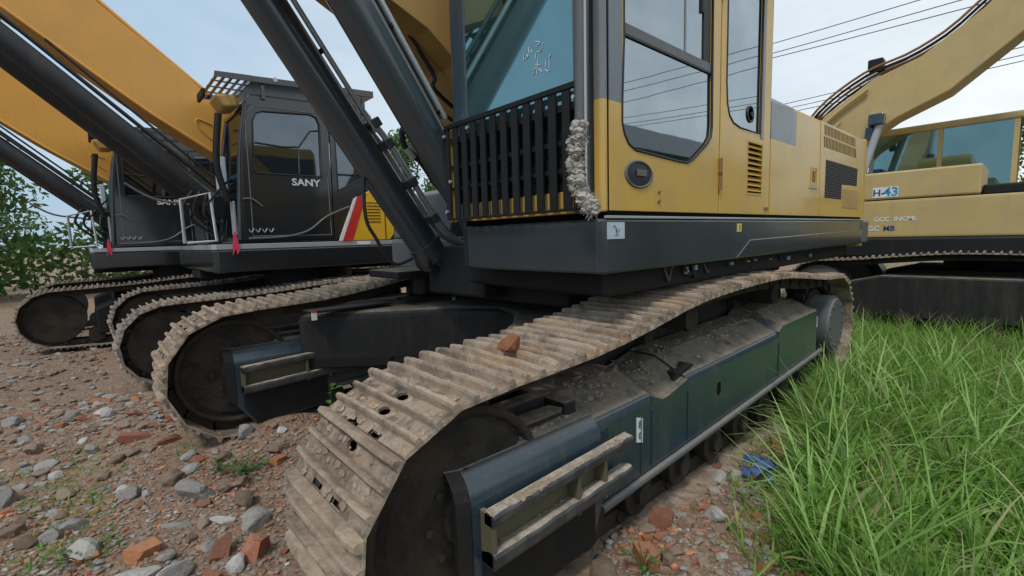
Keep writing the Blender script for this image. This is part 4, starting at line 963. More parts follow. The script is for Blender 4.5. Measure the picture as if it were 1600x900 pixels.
def blades(n, place, name, mat, label, wide=1.0, toward=None):
    nseg = 4
    X = np.zeros(n); Y = np.zeros(n); D = np.zeros(n); k = 0
    while k < n:
        x, y, s = place(n)
        m = min(len(x), n - k); X[k:k + m] = x[:m]; Y[k:k + m] = y[:m]; D[k:k + m] = s[:m]; k += m
    Z = np.array([gh(a, b) for a, b in zip(X, Y)]) - .01
    L = D * RNG.uniform(.5, 1.5, n); az = RNG.uniform(0, 2 * np.pi, n); lean = RNG.uniform(.1, .75, n) ** 1.2; curve = RNG.uniform(.2, 2.0, n)
    wd = RNG.uniform(.0018, .0052, n) * (1 + D) * wide
    if toward is not None: az = RNG.normal(toward, .5, n); lean = RNG.uniform(.5, .9, n)
    tone = np.clip(RNG.beta(1.6, 2.2, n) * .9 + (RNG.random(n) < .09) * 1.0, 0, 1)
    V = np.zeros((n, nseg * 2 + 1, 3)); px, py, pz = X.copy(), Y.copy(), Z.copy()
    ux, uy = np.cos(az), np.sin(az)
    tw = az + np.pi / 2 + RNG.uniform(-.6, .6, n); sx, sy = np.cos(tw), np.sin(tw)
    for s in range(nseg + 1):
        t = s / nseg; w = wd * (1 - t) ** .7 * (.75 + .5 * min(t * 3, 1))
        if s < nseg:
            V[:, 2 * s] = np.stack([px - sx * w, py - sy * w, pz], 1); V[:, 2 * s + 1] = np.stack([px + sx * w, py + sy * w, pz], 1)
        else: V[:, 2 * s] = np.stack([px, py, pz], 1)
        a = lean + curve * (t + .12); st = L / nseg
        px = px + ux * np.sin(a) * st; py = py + uy * np.sin(a) * st; pz = pz + np.cos(a) * st
    nv = nseg * 2 + 1; base = np.arange(n)[:, None] * nv
    fl = []
    for s in range(nseg - 1):
        q = np.array([2 * s, 2 * s + 1, 2 * s + 3]); fl.append(base + q); fl.append(base + np.array([2 * s, 2 * s + 3, 2 * s + 2]))
    fl.append(base + np.array([2 * (nseg - 1), 2 * (nseg - 1) + 1, 2 * nseg]))
    F = np.concatenate(fl).astype(np.int32)
    me = bpy.data.meshes.new(name); me.vertices.add(n * nv); me.vertices.foreach_set('co', V.ravel())
    me.loops.add(len(F) * 3); me.loops.foreach_set('vertex_index', F.ravel())
    me.polygons.add(len(F)); me.polygons.foreach_set('loop_start', np.arange(len(F), dtype=np.int32) * 3)
    me.update(calc_edges=True)
    at = me.attributes.new('tone', 'FLOAT', 'POINT'); at.data.foreach_set('value', np.repeat(tone, nv).astype(np.float32))
    me.materials.append(M[mat]); o = link(name, me); o['kind'] = 'stuff'; o['label'] = label; return o
def edge_y(x):   # the rubble / grass border beside the near track
    return np.interp(x, [1.2, 1.7, 2.05, 2.6, 3.1, 3.7, 4.6, 5.6, 6.2, 30], [-.45, .08, .46, .66, .76, .95, 1.12, 1.15, 1.5, 1.5])
def place_near(n):
    x = RNG.uniform(1.1, 5.2, n); y = edge_y(x) + .10 - RNG.random(n) ** 1.4 * 2.4
    tuft = np.array([noise.noise(Vector((a * 3.2, b * 3.2, 0))) for a, b in zip(x, y)])
    keep = (RNG.random(n) < .12 + 1.7 * (tuft + .22)) & (y > -1.6)
    return x[keep], y[keep], (.17 + .11 * RNG.random(keep.sum()) + .07 * np.clip(tuft[keep], -.5, .6))
def place_far(n):
    x = 5.0 + 16 * RNG.random(n) ** 1.6; y = RNG.uniform(-8, 1, n); y = edge_y(x) + .2 - (RNG.random(n) ** 1.2) * (2.5 + .6 * (x - 4))
    y = np.where((x > 6.3) & (RNG.random(n) < .3), y + 2.2, y)
    return x, y, .20 + .12 * RNG.random(n) + .01 * (x - 4)
blades(36000, place_near, 'grass', 'grass', 'tall green grass beside the near track')
def place_long(n):
    x = RNG.uniform(1.6, 6.0, n); y = edge_y(x) + .05 - RNG.random(n) ** 1.5 * 2.2
    return x, y, .34 + .22 * RNG.random(n)
blades(2000, place_long, 'grass', 'drygrass', 'long pale arching grass stalks beside the near track', 1.3)
def place_lean(n):
    x = RNG.uniform(2.6, 5.2, n); y = edge_y(x) + RNG.uniform(-.12, .06, n)
    return x, y, .30 + .2 * RNG.random(n)
blades(260, place_lean, 'grass', 'drygrass', 'grass stalks leaning over the lower frame rail', 1.2, 1.8)
def place_broad(n):
    x = RNG.uniform(1.7, 5.5, n); y = edge_y(x) - .05 - RNG.random(n) ** 1.3 * 2.0
    t = np.array([noise.noise(Vector((a * 1.7 + 4, b * 1.7, 3))) for a, b in zip(x, y)]); k = t > .05
    return x[k], y[k], .16 + .12 * RNG.random(k.sum())
blades(8000, place_broad, 'grass', 'grass', 'broad-bladed weeds in the grass', 3.4)
blades(42000, place_far, 'grass', 'grass', 'tall green grass behind the near track, running to the far excavator')
def place_left(n):
    x = RNG.uniform(-1.2, .6, n); y = RNG.uniform(2.6, 4.6, n)
    t = np.array([noise.noise(Vector((a * 2.1 + 9, b * 2.1, 0))) for a, b in zip(x, y)]); k = (t > .12) & (RNG.random(n) < .5)
    return x[k], y[k], .035 + .04 * RNG.random(k.sum())
blades(1500, place_left, 'grass', 'grass', 'short sparse grass sprouting in the rubble')
def place_edge(n):
    x = RNG.uniform(1.9, 4.8, n); y = edge_y(x) + RNG.uniform(-.1, .42, n)
    return x, y, .07 + .16 * RNG.random(n) ** 2
blades(1300, place_edge, 'grass', 'grass', 'scattered thin grass stalks over the rubble edge')

def leaf_cluster(name, x, y, n, r, h, ls, mat, seed, label, cat, z=None):
    rs = random.Random(seed); root = thing(name, (x, y, gh(x, y) if z is None else z), label, cat); st = MB(); lf = MB(); tones = []
    for k in range(n):
        a = rs.uniform(0, 6.28); rr = r * rs.random() ** .6; zz = h * rs.uniform(.25, 1)
        tip = Vector((rr * math.cos(a), rr * math.sin(a), zz))
        st.tube([(0, 0, 0), tip * .5 + Vector((0, 0, zz * .15)), tip], .0015, 4, 2)
        d = Vector((math.cos(a), math.sin(a), rs.uniform(-.3, .5))).normalized(); s = d.cross(Vector((0, 0, 1))).normalized(); L = ls * rs.uniform(.6, 1.2)
        up = Vector((0, 0, L * .12))
        lf.add([tip, tip + d * L * .3 + s * L * .3 + up, tip + d * L * .7 + s * L * .28 + up, tip + d * L, tip + d * L * .7 - s * L * .28 + up, tip + d * L * .3 - s * L * .3 + up, tip + d * L * .5],
               [(0, 1, 6), (1, 2, 6), (2, 3, 6), (3, 4, 6), (4, 5, 6), (5, 0, 6)])
    root['local'] = True
    st.build('stem', 'weed', root); o = lf.build('leaves', mat, root)
    me = o.data; at = me.attributes.new('tone', 'FLOAT', 'POINT'); at.data.foreach_set('value', [rs.random() * .85 for _ in me.vertices])
    return root
leaf_cluster('weed', .60, 3.30, 46, .13, .10, .035, 'weed', 1, 'small green weed growing beside the large flat-topped stone', 'weed')
leaf_cluster('weed', .48, 3.46, 24, .09, .07, .028, 'weed', 2, 'sparse green weed just behind the leafy one', 'weed')
leaf_cluster('weed', 1.22, 3.42, 9, .05, .34, .07, 'weed', 3, 'broad-leaved green seedling between the two tracks', 'weed', .12)
leaf_cluster('weed', 1.62, 1.02, 20, .10, .09, .03, 'weed', 5, 'pale green weed at the bottom edge near the step bars', 'weed')
leaf_cluster('weed', -.18, 3.0, 30, .15, .08, .03, 'weed', 6, 'low weed patch at the far left of the rubble', 'weed')
# litter
mb = MB(); rs = random.Random(8)
for k in range(8):
    a = rs.uniform(0, 3.1); c = Vector((rs.uniform(-.08, .08), rs.uniform(-.07, .07), rs.uniform(.01, .07))); d = Vector((math.cos(a), math.sin(a), rs.uniform(-.3, .3))) * rs.uniform(.04, .08); s = Vector((-math.sin(a), math.cos(a), rs.uniform(-.8, .8))) * .022
    mb.add([c - d - s, c - s * 1.2 + Vector((0, 0, .015)), c + d - s, c + d + s, c + s + Vector((0, 0, .02)), c - d + s], [(0, 1, 4, 5), (1, 2, 3, 4)])
o = mb.build('plastic_scrap', 'blueplastic'); o.location = (2.80, .99, gh(2.80, .99) + .045); tag(o, 'crumpled dark blue plastic scrap at the grass edge', 'litter')
md = o.modifiers.new('sol', 'SOLIDIFY'); md.thickness = .002
o = MB().cyl((1.74, 3.38, .60), (1.74, 3.38, .655), .035, .03, 12).build('bottle_stopper', 'greenplastic', None, .003); tag(o, 'small teal plastic stopper beyond the near track, on the dark body', 'litter')
MB().box(1.66, 1.82, 3.32, 3.44, .58, .60).build('cap_ledge', 'dark', cb, .003)

# ================================================================ BLACK-CABBED EXCAVATOR (built at the nearer one's place)
E2 = thing('excavator', (2.6, 7.3, 0), 'black-cabbed excavator with orange boom and slotted roof guard, directly behind the big ochre one', 'excavator', 'parked tracked excavators')
P2 = (arc(.52, .50, .42, 258, 95, 8) + [(.9, .93), (1.5, .95), (2.2, 1.0), (2.9, 1.01), (3.5, .985)] + arc(3.95, .52, .43, 86, -75, 8) + [(3.4, .03), (2.6, .02), (1.8, .02), (1.0, .05)])
for y0 in (5.90, 8.10):
    make_track(E2, P2, y0, .50, .19, SHOES2, .2)
    fr = MB().prism([(.95, .22), (3.9, .22), (3.9, .62), (3.5, .72), (1.2, .72), (.95, .6)], y0 + .06, y0 + .44).build('track_frame', 'dark', E2, .03)
    MB().cyl((.52, y0 + .09, .50), (.52, y0 + .41, .50), .345, n=28).build('idler', 'chain', E2)
    MB().cyl((3.95, y0 + .09, .52), (3.95, y0 + .41, .52), .345, n=28).build('sprocket', 'chain', E2)
    for k in range(7): MB().cyl((.95 + k * .42, y0 + .08, .2), (.95 + k * .42, y0 + .42, .2), .10, n=16).build('track_roller', 'chain', fr)
MB().prism([(1.2, 6.4), (3.3, 6.4), (3.3, 8.1), (1.2, 8.1)], .40, .85, 'Z').cyl((2.4, 7.25, .85), (2.4, 7.25, 1.2), .6, n=32).build('car_body', 'dark', E2, .03)
MB().prism([(.98, 6.02), (1.02, 5.98), (4.7, 5.98), (5.0, 6.4), (5.0, 8.2), (4.7, 8.65), (1.1, 8.65), (.98, 8.6)], 1.20, 1.455, 'Z').build('deck_skirt', 'black', E2, .02)
MB().prism([(.98, 6.02), (1.02, 5.975), (4.7, 5.975), (4.7, 8.66), (.98, 8.66)], 1.457, 1.515, 'Z').build('deck_edge', 'silver', E2, .004, label='pale silver strip along the deck edge')
MB().box(2.62, 2.80, 5.968, 5.974, 1.465, 1.507).build('reflector', 'white', E2)
CB = MB().box(1.25, 2.9, 6.04, 7.0, 1.53, 1.60).build('cab_floor', 'black', E2, .01)
MB().prism([(1.42, 3.13), (1.50, 3.20), (2.85, 3.26), (2.95, 3.15), (2.95, 3.06), (1.40, 3.04)], 6.0, 7.02).build('roof', 'black', CB, .03)
WA = [(1.49, 2.32), (1.46, 2.34), (1.49, 2.90), (1.53, 2.99), (1.60, 3.02), (2.14, 3.06), (2.21, 3.03), (2.24, 2.95), (2.22, 2.32)]
D2 = [(1.30, 1.56), (2.33, 1.56), (2.35, 3.10), (1.47, 3.07), (1.38, 2.9)]
dr = MB().prism(D2, 6.0, 6.03, holes=[WA]).build('door', 'black', CB, .004)
WB = [(2.42, 2.16), (2.42, 3.02), (2.60, 3.03), (2.90, 3.0), (2.90, 2.40)]
sd2 = MB().prism([(2.345, 1.56), (2.98, 1.56), (2.98, 3.10), (2.36, 3.10)], 6.0, 6.03, holes=[WB]).build('side_panel', 'black', CB, .004)
MB().prism(WA, 6.012, 6.016).build('window_pane', 'blackglass', dr); MB().prism(WB, 6.012, 6.016).build('window_pane', 'blackglass', sd2)
seal(WA, 6.0, .011).build('window_seal', 'rubber', dr); seal(WB, 6.0, .010).build('window_seal', 'rubber', sd2)
seal([(1.40, 1.60), (2.30, 1.60), (2.30, 2.3), (2.335, 2.45), (2.33, 3.03), (2.24, 3.085), (1.52, 3.065), (1.42, 2.95)], 5.999, .007).build('door_seam', 'grey', dr)
MB().box(2.655, 2.67, 6.005, 6.012, 2.33, 3.0).build('window_bar', 'rubber', sd2)
MB().tube([(1.5, 6.003, 2.66), (1.80, 6.003, 2.64), (1.98, 6.003, 2.66), (2.12, 6.003, 2.86), (2.22, 6.003, 2.88)], .010, 6, 1).build('inner_rail', 'rubber', dr)
MB().tube([(1.97, 5.998, 2.64), (1.96, 5.998, 2.34)], .006, 6, 1).build('inner_rail', 'grey', dr)
text('lettering', 'SANY', .115, 'white', dr, (2.03, 5.995, 2.235), (1, 0, 0), (0, 0, 1), 'white letters SANY under the cab window', xs=1.15)
MB().tube([(1.35, 5.99, 1.575), (1.75, 5.99, 1.59), (2.02, 5.99, 1.66), (2.25, 5.99, 1.83), (2.55, 5.99, 1.96)], .013, 6).build('body_line', 'grey', CB)
MB().tube([(1.32, 5.992, 2.02), (1.42, 5.99, 2.02), (1.52, 5.99, 1.94)], .010, 6).build('grab_handle', 'grey', dr)
mb = MB()
for k in range(4): mb.tube([(1.36 + .07 * k, 5.99, 1.68), (1.38 + .07 * k, 5.99, 1.64), (1.41 + .07 * k, 5.99, 1.69)], .007, 5, 2)
mb.build('small_print', 'silver', dr)
MB().box(1.30, 1.34, 6.0, 7.0, 1.56, 2.95).build('front_post_panel', 'black', CB, .01) if False else None
for y in (6.02, 6.96):
    MB().tube([(1.27, y, 1.56), (1.34, y, 2.5), (1.44, y, 3.08)], .03, 8).build('front_post', 'black', CB)
MB().prism([(1.275, 1.6), (1.285, 1.6), (1.44, 3.05), (1.43, 3.05)], 6.05, 6.93).build('windscreen', 'blackglass', CB)
MB().box(2.88, 2.93, 6.04, 7.0, 1.60, 3.06).build('rear_wall', 'black', CB)
MB().prism([(1.42, 1.6), (2.9, 1.6), (2.9, 3.05), (1.5, 3.05)], 6.97, 7.0, holes=[[(1.55, 2.2), (2.8, 2.2), (2.8, 2.95), (1.58, 2.95)]]).build('far_wall', 'black', CB)
MB().box(1.9, 2.3, 6.3, 6.8, 1.9, 2.05).box(2.28, 2.42, 6.32, 6.78, 2.0, 2.78).build('seat', 'seat', CB, .04)
# roof guard with slotted front
RGD = MB().prism([(1.50, 3.305), (1.50, 3.375), (2.95, 3.46), (2.95, 3.38)], 5.93, 6.95).build('roof_guard', 'skirt', E2, .006, label='dark roof guard with slotted front panel')
for k in range(5):
    x = 1.165 + k * .072
    MB().prism([(x, 3.325), (x + .03, 3.327), (x + .03, 3.34), (x, 3.338)], 5.95, 6.93).build('guard_slat', 'skirt', RGD)
for y in (5.93, 6.2, 6.45, 6.7, 6.92): MB().prism([(1.14, 3.30), (1.15, 3.355), (1.50, 3.375), (1.50, 3.31)] if y < 6 or y > 6.9 else [(1.16, 3.328), (1.16, 3.34), (1.5, 3.345), (1.5, 3.33)], y, y + .02).build('guard_rail', 'skirt', RGD)
for x in (1.6, 2.8): MB().box(x, x + .04, 5.97, 6.0, 3.15, 3.36).build('guard_foot', 'skirt', RGD)
MB().box(1.13, 1.165, 6.6, 6.95, 3.25, 3.345).build('guard_lip', 'dark', RGD, .01)
MB().cyl((1.75, 5.925, 3.375), (1.75, 5.935, 3.375), .025, n=10).build('bolt', 'silver', RGD)
MB().prism([(1.16, 3.17), (1.38, 3.19), (1.40, 3.06), (1.25, 3.03)], 6.10, 6.5).build('work_lamp', 'boomy', E2, .03, label='dusty beige lamp housing under the roof guard')
# body behind the cab
PB = [(2.99, 1.52), (4.7, 1.52), (4.7, 2.2), (3.05, 2.36), (2.99, 2.30)]
MB().box(2.99, 4.55, 6.04, 8.6, 1.52, 2.15).build('engine_housing', 'black', E2, .04)
MB().prism([(2.52, 1.52), (3.09, 1.52), (3.16, 1.6), (3.20, 2.05), (3.05, 2.29), (2.98, 2.26), (2.72, 2.11)], 5.972, 5.998).build('yellow_panel', 'bright', E2, .008, label='bright yellow side panel with louvres')
MB().prism([(2.43, 1.52), (2.56, 1.52), (2.79, 2.135), (2.66, 2.09)], 5.968, 5.997).build('stripe', 'red', E2); MB().prism([(2.385, 1.52), (2.427, 1.52), (2.657, 2.09), (2.615, 2.065)], 5.970, 5.997).build('stripe', 'white', E2)
for k in range(7): MB().box(2.78, 2.97, 5.966, 5.971, 1.76 + k * .042, 1.768 + k * .042).build('louvre', 'hole', E2)
MB().box(3.03, 3.038, 5.966, 5.971, 1.53, 2.28).build('panel_seam', 'hole', E2)
MB().prism([(4.3, 6.0), (4.8, 6.15), (5.0, 6.6), (5.05, 7.3), (5.0, 8.0), (4.8, 8.5), (4.3, 8.62)], 1.22, 2.15, 'Z').build('counterweight', 'grey', E2, .06)
MB().box(1.2, 2.9, 7.75, 8.6, 1.52, 2.0).build('toolbox', 'black', E2, .04)
MB().box(1.0, 4.2, 7.05, 7.7, 1.1, 1.5).build('center_frame', 'dark', E2)
# handrail and front clutter
MB().tube([(.78, 6.3, 1.54), (.78, 6.3, 2.02), (1.05, 6.25, 2.10), (1.08, 6.25, 1.56), (.80, 6.3, 1.54)], .018, 8, 1).build('hand_rail', 'silver', E2)
MB().box(1.235, 1.26, 6.08, 6.22, 1.62, 2.0).build('pale_strip', 'silver', E2, .004)
MB().box(1.19, 1.25, 6.3, 6.62, 2.15, 2.52).build('mirror_panel', 'sticker', E2, .01, label='pale blue mirror panel at the cab front')
MB().tube([(1.20, 6.1, 2.0), (1.12, 6.1, 2.4), (1.18, 6.1, 2.95)], .035, 8).tube([(1.0, 6.2, 1.95), (1.15, 6.15, 2.15), (1.25, 6.1, 2.25)], .012, 6).build('mirror_stay', 'dark', E2)
MB().prism([(1.195, 1.64), (1.215, 1.66), (1.225, 1.56), (1.24, 1.44), (1.215, 1.40), (1.20, 1.47), (1.17, 1.39), (1.18, 1.52)], 5.955, 5.967).build('ribbon', 'pink', E2, label='pink-red ribbon tied at the cab corner')
# boom and cylinders
b2 = MB().prism([(2.35, 1.85), (1.8, 2.30), (1.34, 2.66), (.9, 2.95), (.485, 3.24), (-.8, 4.25), (-2.2, 5.5), (-2.1, 6.3), (-.7, 5.1), (.55, 4.04), (1.0, 3.68), (1.40, 3.31), (2.2, 2.9), (2.7, 2.3), (2.75, 1.9)], 7.15, 7.65).build('boom', 'orange', E2, .012, label='orange boom rising out at the upper left')
MB().tube([(1.40, 7.20, 3.36), (.95, 7.20, 3.74), (.5, 7.20, 4.12), (-.7, 7.20, 5.16)], .028, 6).tube([(1.35, 7.29, 3.43), (.5, 7.29, 4.16), (-.7, 7.29, 5.2)], .022, 6).build('boom_pipe', 'orange', b2)
MB().tube([(1.34, 7.15, 2.665), (.9, 7.15, 2.955), (.485, 7.15, 3.245), (-.8, 7.15, 4.255)], .022, 6).build('boom_edge', 'orange', b2)
MB().tube([(1.30, 7.145, 2.85), (1.15, 7.143, 3.0), (1.15, 7.143, 3.1), (1.3, 7.143, 3.05)], .008, 6).build('weld_line', 'orange', b2)
for y in (6.98, 7.82):
    a = Vector((1.28, y, 1.98)); b = Vector((-.55, y, 3.70)); d = (b - a).normalized()
    cc = MB().cyl(a, b, .120, n=24).build('lift_cylinder', 'blackcyl', E2); MB().cyl(b, b + d * .1, .14, n=24).build('gland', 'dark', cc); MB().cyl(b + d * .1, b + d * 1.6, .06, n=16).build('rod', 'silver', cc)
    MB().cyl((a.x, y - .12, a.z), (a.x, y + .12, a.z), .14, n=20).build('pivot', 'dark', cc)
    p = Vector((-d.z, 0, d.x)); p = p if p.z > 0 else -p
    MB().tube([a + d * .1 + p * .17, a + d * .9 + p * .17, b + d * .2 + p * .17], .022, 8, 1).tube([a + d * .25 + p * .25, b - d * .3 + p * .26], .014, 8, 1).build('cylinder_pipe', 'blackcyl', cc)
MB().prism([(1.15, 1.5), (1.9, 1.5), (1.7, 2.2), (1.2, 2.1)], 7.05, 7.10).build('boom_bracket', 'dark', E2)
for k in range(4):
    MB().tube([(.95 + .08 * k, 6.65 + .05 * k, 2.15), (.85 + .1 * k, 6.7, 1.95 - .03 * k), (1.0 + .08 * k, 6.75, 1.75), (1.2, 6.8, 1.6)], .018, 8).build('hydraulic_hose', 'rubber', E2)
MB().tube([(.95, 7.0, 2.02), (.6, 7.0, 2.08), (.35, 7.0, 2.25)], .014, 8).build('hydraulic_hose', 'grey', E2)

E3 = copy_tree(E2)
E3.location = (2.6 - 1.0, 7.3 + 3.55, 0)
E3['label'] = 'second black-cabbed excavator, further back and half hidden under the orange boom of the nearer one'

# ================================================================ FAR OCHRE EXCAVATOR behind the right end (turned a quarter round)
E4 = thing('excavator', (10.0, -1.25, 0), 'faded ochre excavator standing crosswise beyond the grass, blue lettering on its side', 'excavator', 'parked tracked excavators', math.pi / 2, True)
P4 = [(x - 1.6, z * .96) for x, z in TRACK]
for y0 in (1.0, -1.6):
    make_track(E4, P4, y0, .60, .229, SHOES2, .1)
    f4 = MB().prism([(-.2, .22), (3.1, .22), (3.1, .7), (2.7, .80), (.2, .80), (-.2, .7)], y0 + .06, y0 + .54).build('track_frame', 'darkdust', E4, .03)
    MB().cyl((-.715, y0 + .07, .53), (-.715, y0 + .5, .53), .35, n=28).build('idler', 'chain', E4)
    MB().cyl((3.5, y0 + .07, .57), (3.5, y0 + .5, .57), .36, n=28).cyl((3.5, y0 + .5, .57), (3.5, y0 + .62, .57), .22, n=24).build('sprocket', 'grey', E4)
    for k in range(8): MB().cyl((-.2 + k * .44, y0 + .05, .19), (-.2 + k * .44, y0 + .56, .19), .11, n=16).build('track_roller', 'chain', f4)
MB().box(.4, 2.6, -1.0, 1.0, .4, .85).cyl((1.6, 0, .85), (1.6, 0, 1.2), .6, n=32).build('car_body', 'dark', E4)
MB().prism([(.2, -1.5), (4.6, -1.5), (5.0, -1.2), (5.0, 1.2), (4.6, 1.48), (.2, 1.48)], 1.06, 1.34, 'Z').build('deck_skirt', 'dark', E4, .03)
sb = MB().prism([(1.2, -.5), (4.4, -.5), (4.9, .3), (4.6, 1.47), (1.2, 1.47)], 1.345, 1.87, 'Z').build('side_box', 'faded', E4, .03)
MB().box(1.75, 4.3, .45, 1.47, 1.885, 2.27).build('toolbox', 'faded', E4, .025)
MB().box(1.2, 1.74, .45, 1.40, 1.875, 2.0).build('step', 'dark', E4, .02)
MB().box(2.58, 2.87, 1.472, 1.4745, 1.915, 2.06).build('plate', 'white', E4)
text('lettering', 'H-', .13, 'navyprint', E4, (2.80, 1.477, 1.98), (-1, 0, 0), (0, 0, 1)); text('lettering', '43', .17, 'blueprint', E4, (2.66, 1.477, 1.985), (-1, 0, 0), (0, 0, 1), 'blue figures 43 on white')
text('lettering', 'GCC  INCML', .085, 'white', E4, (2.60, 1.473, 1.60), (-1, 0, 0), (0, 0, 1)); text('lettering', 'GC', .10, 'white', E4, (2.84, 1.473, 1.47), (-1, 0, 0), (0, 0, 1)); text('lettering', 'MB', .10, 'navyprint', E4, (2.66, 1.473, 1.47), (-1, 0, 0), (0, 0, 1))
cl = [(4.3, 1.9), (3.95, 2.6), (3.55, 3.15), (3.0, 3.52), (2.4, 3.75), (1.7, 4.3), (.2, 6.0)]
top, bot = [], []
for i, (x, z) in enumerate(cl):
    a = Vector(cl[max(i - 1, 0)]); b = Vector(cl[min(i + 1, len(cl) - 1)]); t = (b - a).normalized(); n = Vector((t.y, -t.x)); n = n if n.y > 0 else -n
    h = (.24, .31, .37, .37, .34, .30, .26)[i]; top.append((x + n.x * h, z + n.y * h)); bot.append((x - n.x * h, z - n.y * h))
b4 = MB().prism(top + bot[::-1], -.1, .40).build('boom', 'faded', E4, .02, label='faded ochre boom with hoses over its bend')
for k in range(9):
    o = .05 + .05 * (k % 3)
    MB().tube([(x + (.02 if i > 3 else .10), -.08 + .062 * k, z + o - .02) for i, (x, z) in enumerate(top)], .022, 6).build('boom_hose', 'rubber' if k % 2 else 'rust', b4)
MB().tube([(4.45, .45, 2.3), (4.1, .46, 2.9), (3.7, .46, 3.35), (3.2, .46, 3.7)], .03, 8).tube([(4.3, .48, 2.3), (3.9, .48, 2.85), (3.55, .48, 3.25)], .03, 8).build('boom_hose', 'faded', b4)
MB().box(3.05, 3.25, .1, .3, 4.02, 4.2).build('work_lamp', 'dark', b4, .02)
MB().box(2.95, 3.15, .40, .6, 3.10, 3.28).box(3.1, 3.2, .42, .5, 2.9, 3.1).build('clamp_block', 'navy', b4, .02)
MB().cyl((3.0, .5, 3.15), (3.25, .5, 2.2), .055, n=16).build('rod', 'silver', E4)
c4b = MB().box(1.5, 3.3, -1.45, -.45, 1.345, 1.5).build('cab_floor', 'faded', E4, .03)
MB().box(1.45, 3.35, -1.48, -.42, 3.05, 3.16).build('roof', 'faded', c4b, .03)
for x in (1.5, 2.35, 3.25):
    for y in (-1.45, -.5): MB().box(x, x + .06, y, y + .06, 1.5, 3.05).build('cab_post', 'faded' if x < 3 else 'silver', c4b)
for y in (-.475, -1.42): MB().box(1.56, 3.25, y, y + .005, 1.9, 3.05).build('window_pane', 'frontglass', c4b)
MB().box(1.56, 3.25, -.485, -.45, 1.5, 1.9).build('cab_side', 'faded', c4b)
MB().prism([(3.6, -1.4), (4.9, -1.2), (4.95, .25), (3.6, .3)], 1.345, 2.35, 'Z').build('engine_hood', 'faded', E4, .05)
ex = MB().cyl((3.95, 1.1, 2.27), (3.95, 1.1, 2.95), .06, n=14).build('exhaust_pipe', 'faded', E4); MB().cyl((3.95, 1.1, 2.9), (4.08, 1.1, 3.08), .07, n=14).build('pipe_mouth', 'dark', ex)
MB().box(3.3, 3.7, .6, 1.0, 2.28, 2.62).build('filter_box', 'blueplastic', E4, .04)

# ---------------------------------------------------------------- power lines
WL = [(22, 8.015, 9.249, 3.793, 9.193), (22, 8.004, 8.859, 3.775, 8.80), (22, 7.999, 8.677, 3.762, 8.537), (26, 8.094, 7.64, 4.35, 7.728), (26, 8.086, 7.40, 4.337, 7.465), (26, 7.942, 7.19, 4.328, 7.254)]
LB = ['uppermost power line in the sky right of the cab', 'middle one of the three high power lines right of the cab', 'lowest of the three high power lines right of the cab',
      'top strand of the low group of wires just above the engine housing', 'middle strand of the low group of wires above the engine housing', 'bottom strand of the low group of wires above the engine housing']
for (X, ya, za, yb, zb), lab in zip(WL, LB):
    pts = []
    for k in range(25):
        y = -30 + k * 4.0; t = (y - ya) / (yb - ya); z = za + (zb - za) * t + .0012 * (y - ya) * (y - yb); pts.append((X + .02 * (y - 6), y, z))
    tag(MB().tube(pts, .016, 5, 1).build('power_line', 'wire'), lab, 'power line', 'power lines over the yard')

# ---------------------------------------------------------------- trees
def tree(x, y, h, r, seed, label, dense=4200):
    rs = random.Random(seed); root = thing('tree', (x, y, 0), label, 'tree', 'trees beyond the yard', local=True)
    tk = MB(); tk.tube([(0, 0, 0), (rs.uniform(-.1, .1), 0, h * .25), (rs.uniform(-.2, .2), rs.uniform(-.2, .2), h * .55), (0, 0, h * .8)], [r * .1 * (1 - .85 * k / 12) for k in range(13)], 8)
    clumps = []
    for k in range(rs.randint(15, 20)):
        a = rs.uniform(0, 6.28); zz = rs.uniform(.32, .98); rr = r * rs.uniform(.25, .95) * math.sin(math.pi * min(1, zz * .92 + .12)) ** .6
        c = Vector((rr * math.cos(a), rr * math.sin(a), h * zz)); clumps.append((c, r * rs.uniform(.25, .42)))
        tk.tube([(0, 0, h * .25 + zz * h * .2), c * .5 + Vector((0, 0, h * .2)), c], [r * .035 * (1 - .8 * q / 8) for q in range(9)], 5)
    tk.build('trunk', 'bark', root)
    n = dense; C = np.array([[*c] for c, _ in clumps]); Q = np.array([q for _, q in clumps])
    idx = RNG.integers(0, len(clumps), n); dv = RNG.normal(size=(n, 3)); dv /= np.linalg.norm(dv, axis=1)[:, None]
    P = C[idx] + dv * (Q[idx] * RNG.random(n) ** .35)[:, None] * np.array([1, 1, .75]); s = RNG.uniform(.06, .15, n)
    a = RNG.normal(size=(n, 3)); a /= np.linalg.norm(a, axis=1)[:, None]; b = np.cross(a, RNG.normal(size=(n, 3))); b /= np.linalg.norm(b, axis=1)[:, None]
    V = np.stack([P - a * s[:, None], P + b * (s * .5)[:, None], P + a * s[:, None], P - b * (s * .5)[:, None]], 1).reshape(-1, 3)
    me = bpy.data.meshes.new('crown'); me.from_pydata(V.tolist(), [], (np.arange(n)[:, None] * 4 + np.arange(4)).tolist())
    at = me.attributes.new('tone', 'FLOAT', 'POINT'); tn = np.clip(.45 + .35 * (RNG.random(len(clumps))[idx] - .5) + RNG.normal(0, .18, n), 0, .95); at.data.foreach_set('value', np.repeat(tn, 4).astype(np.float32))
    me.materials.append(M['leaf']); link('crown', me, root); return root
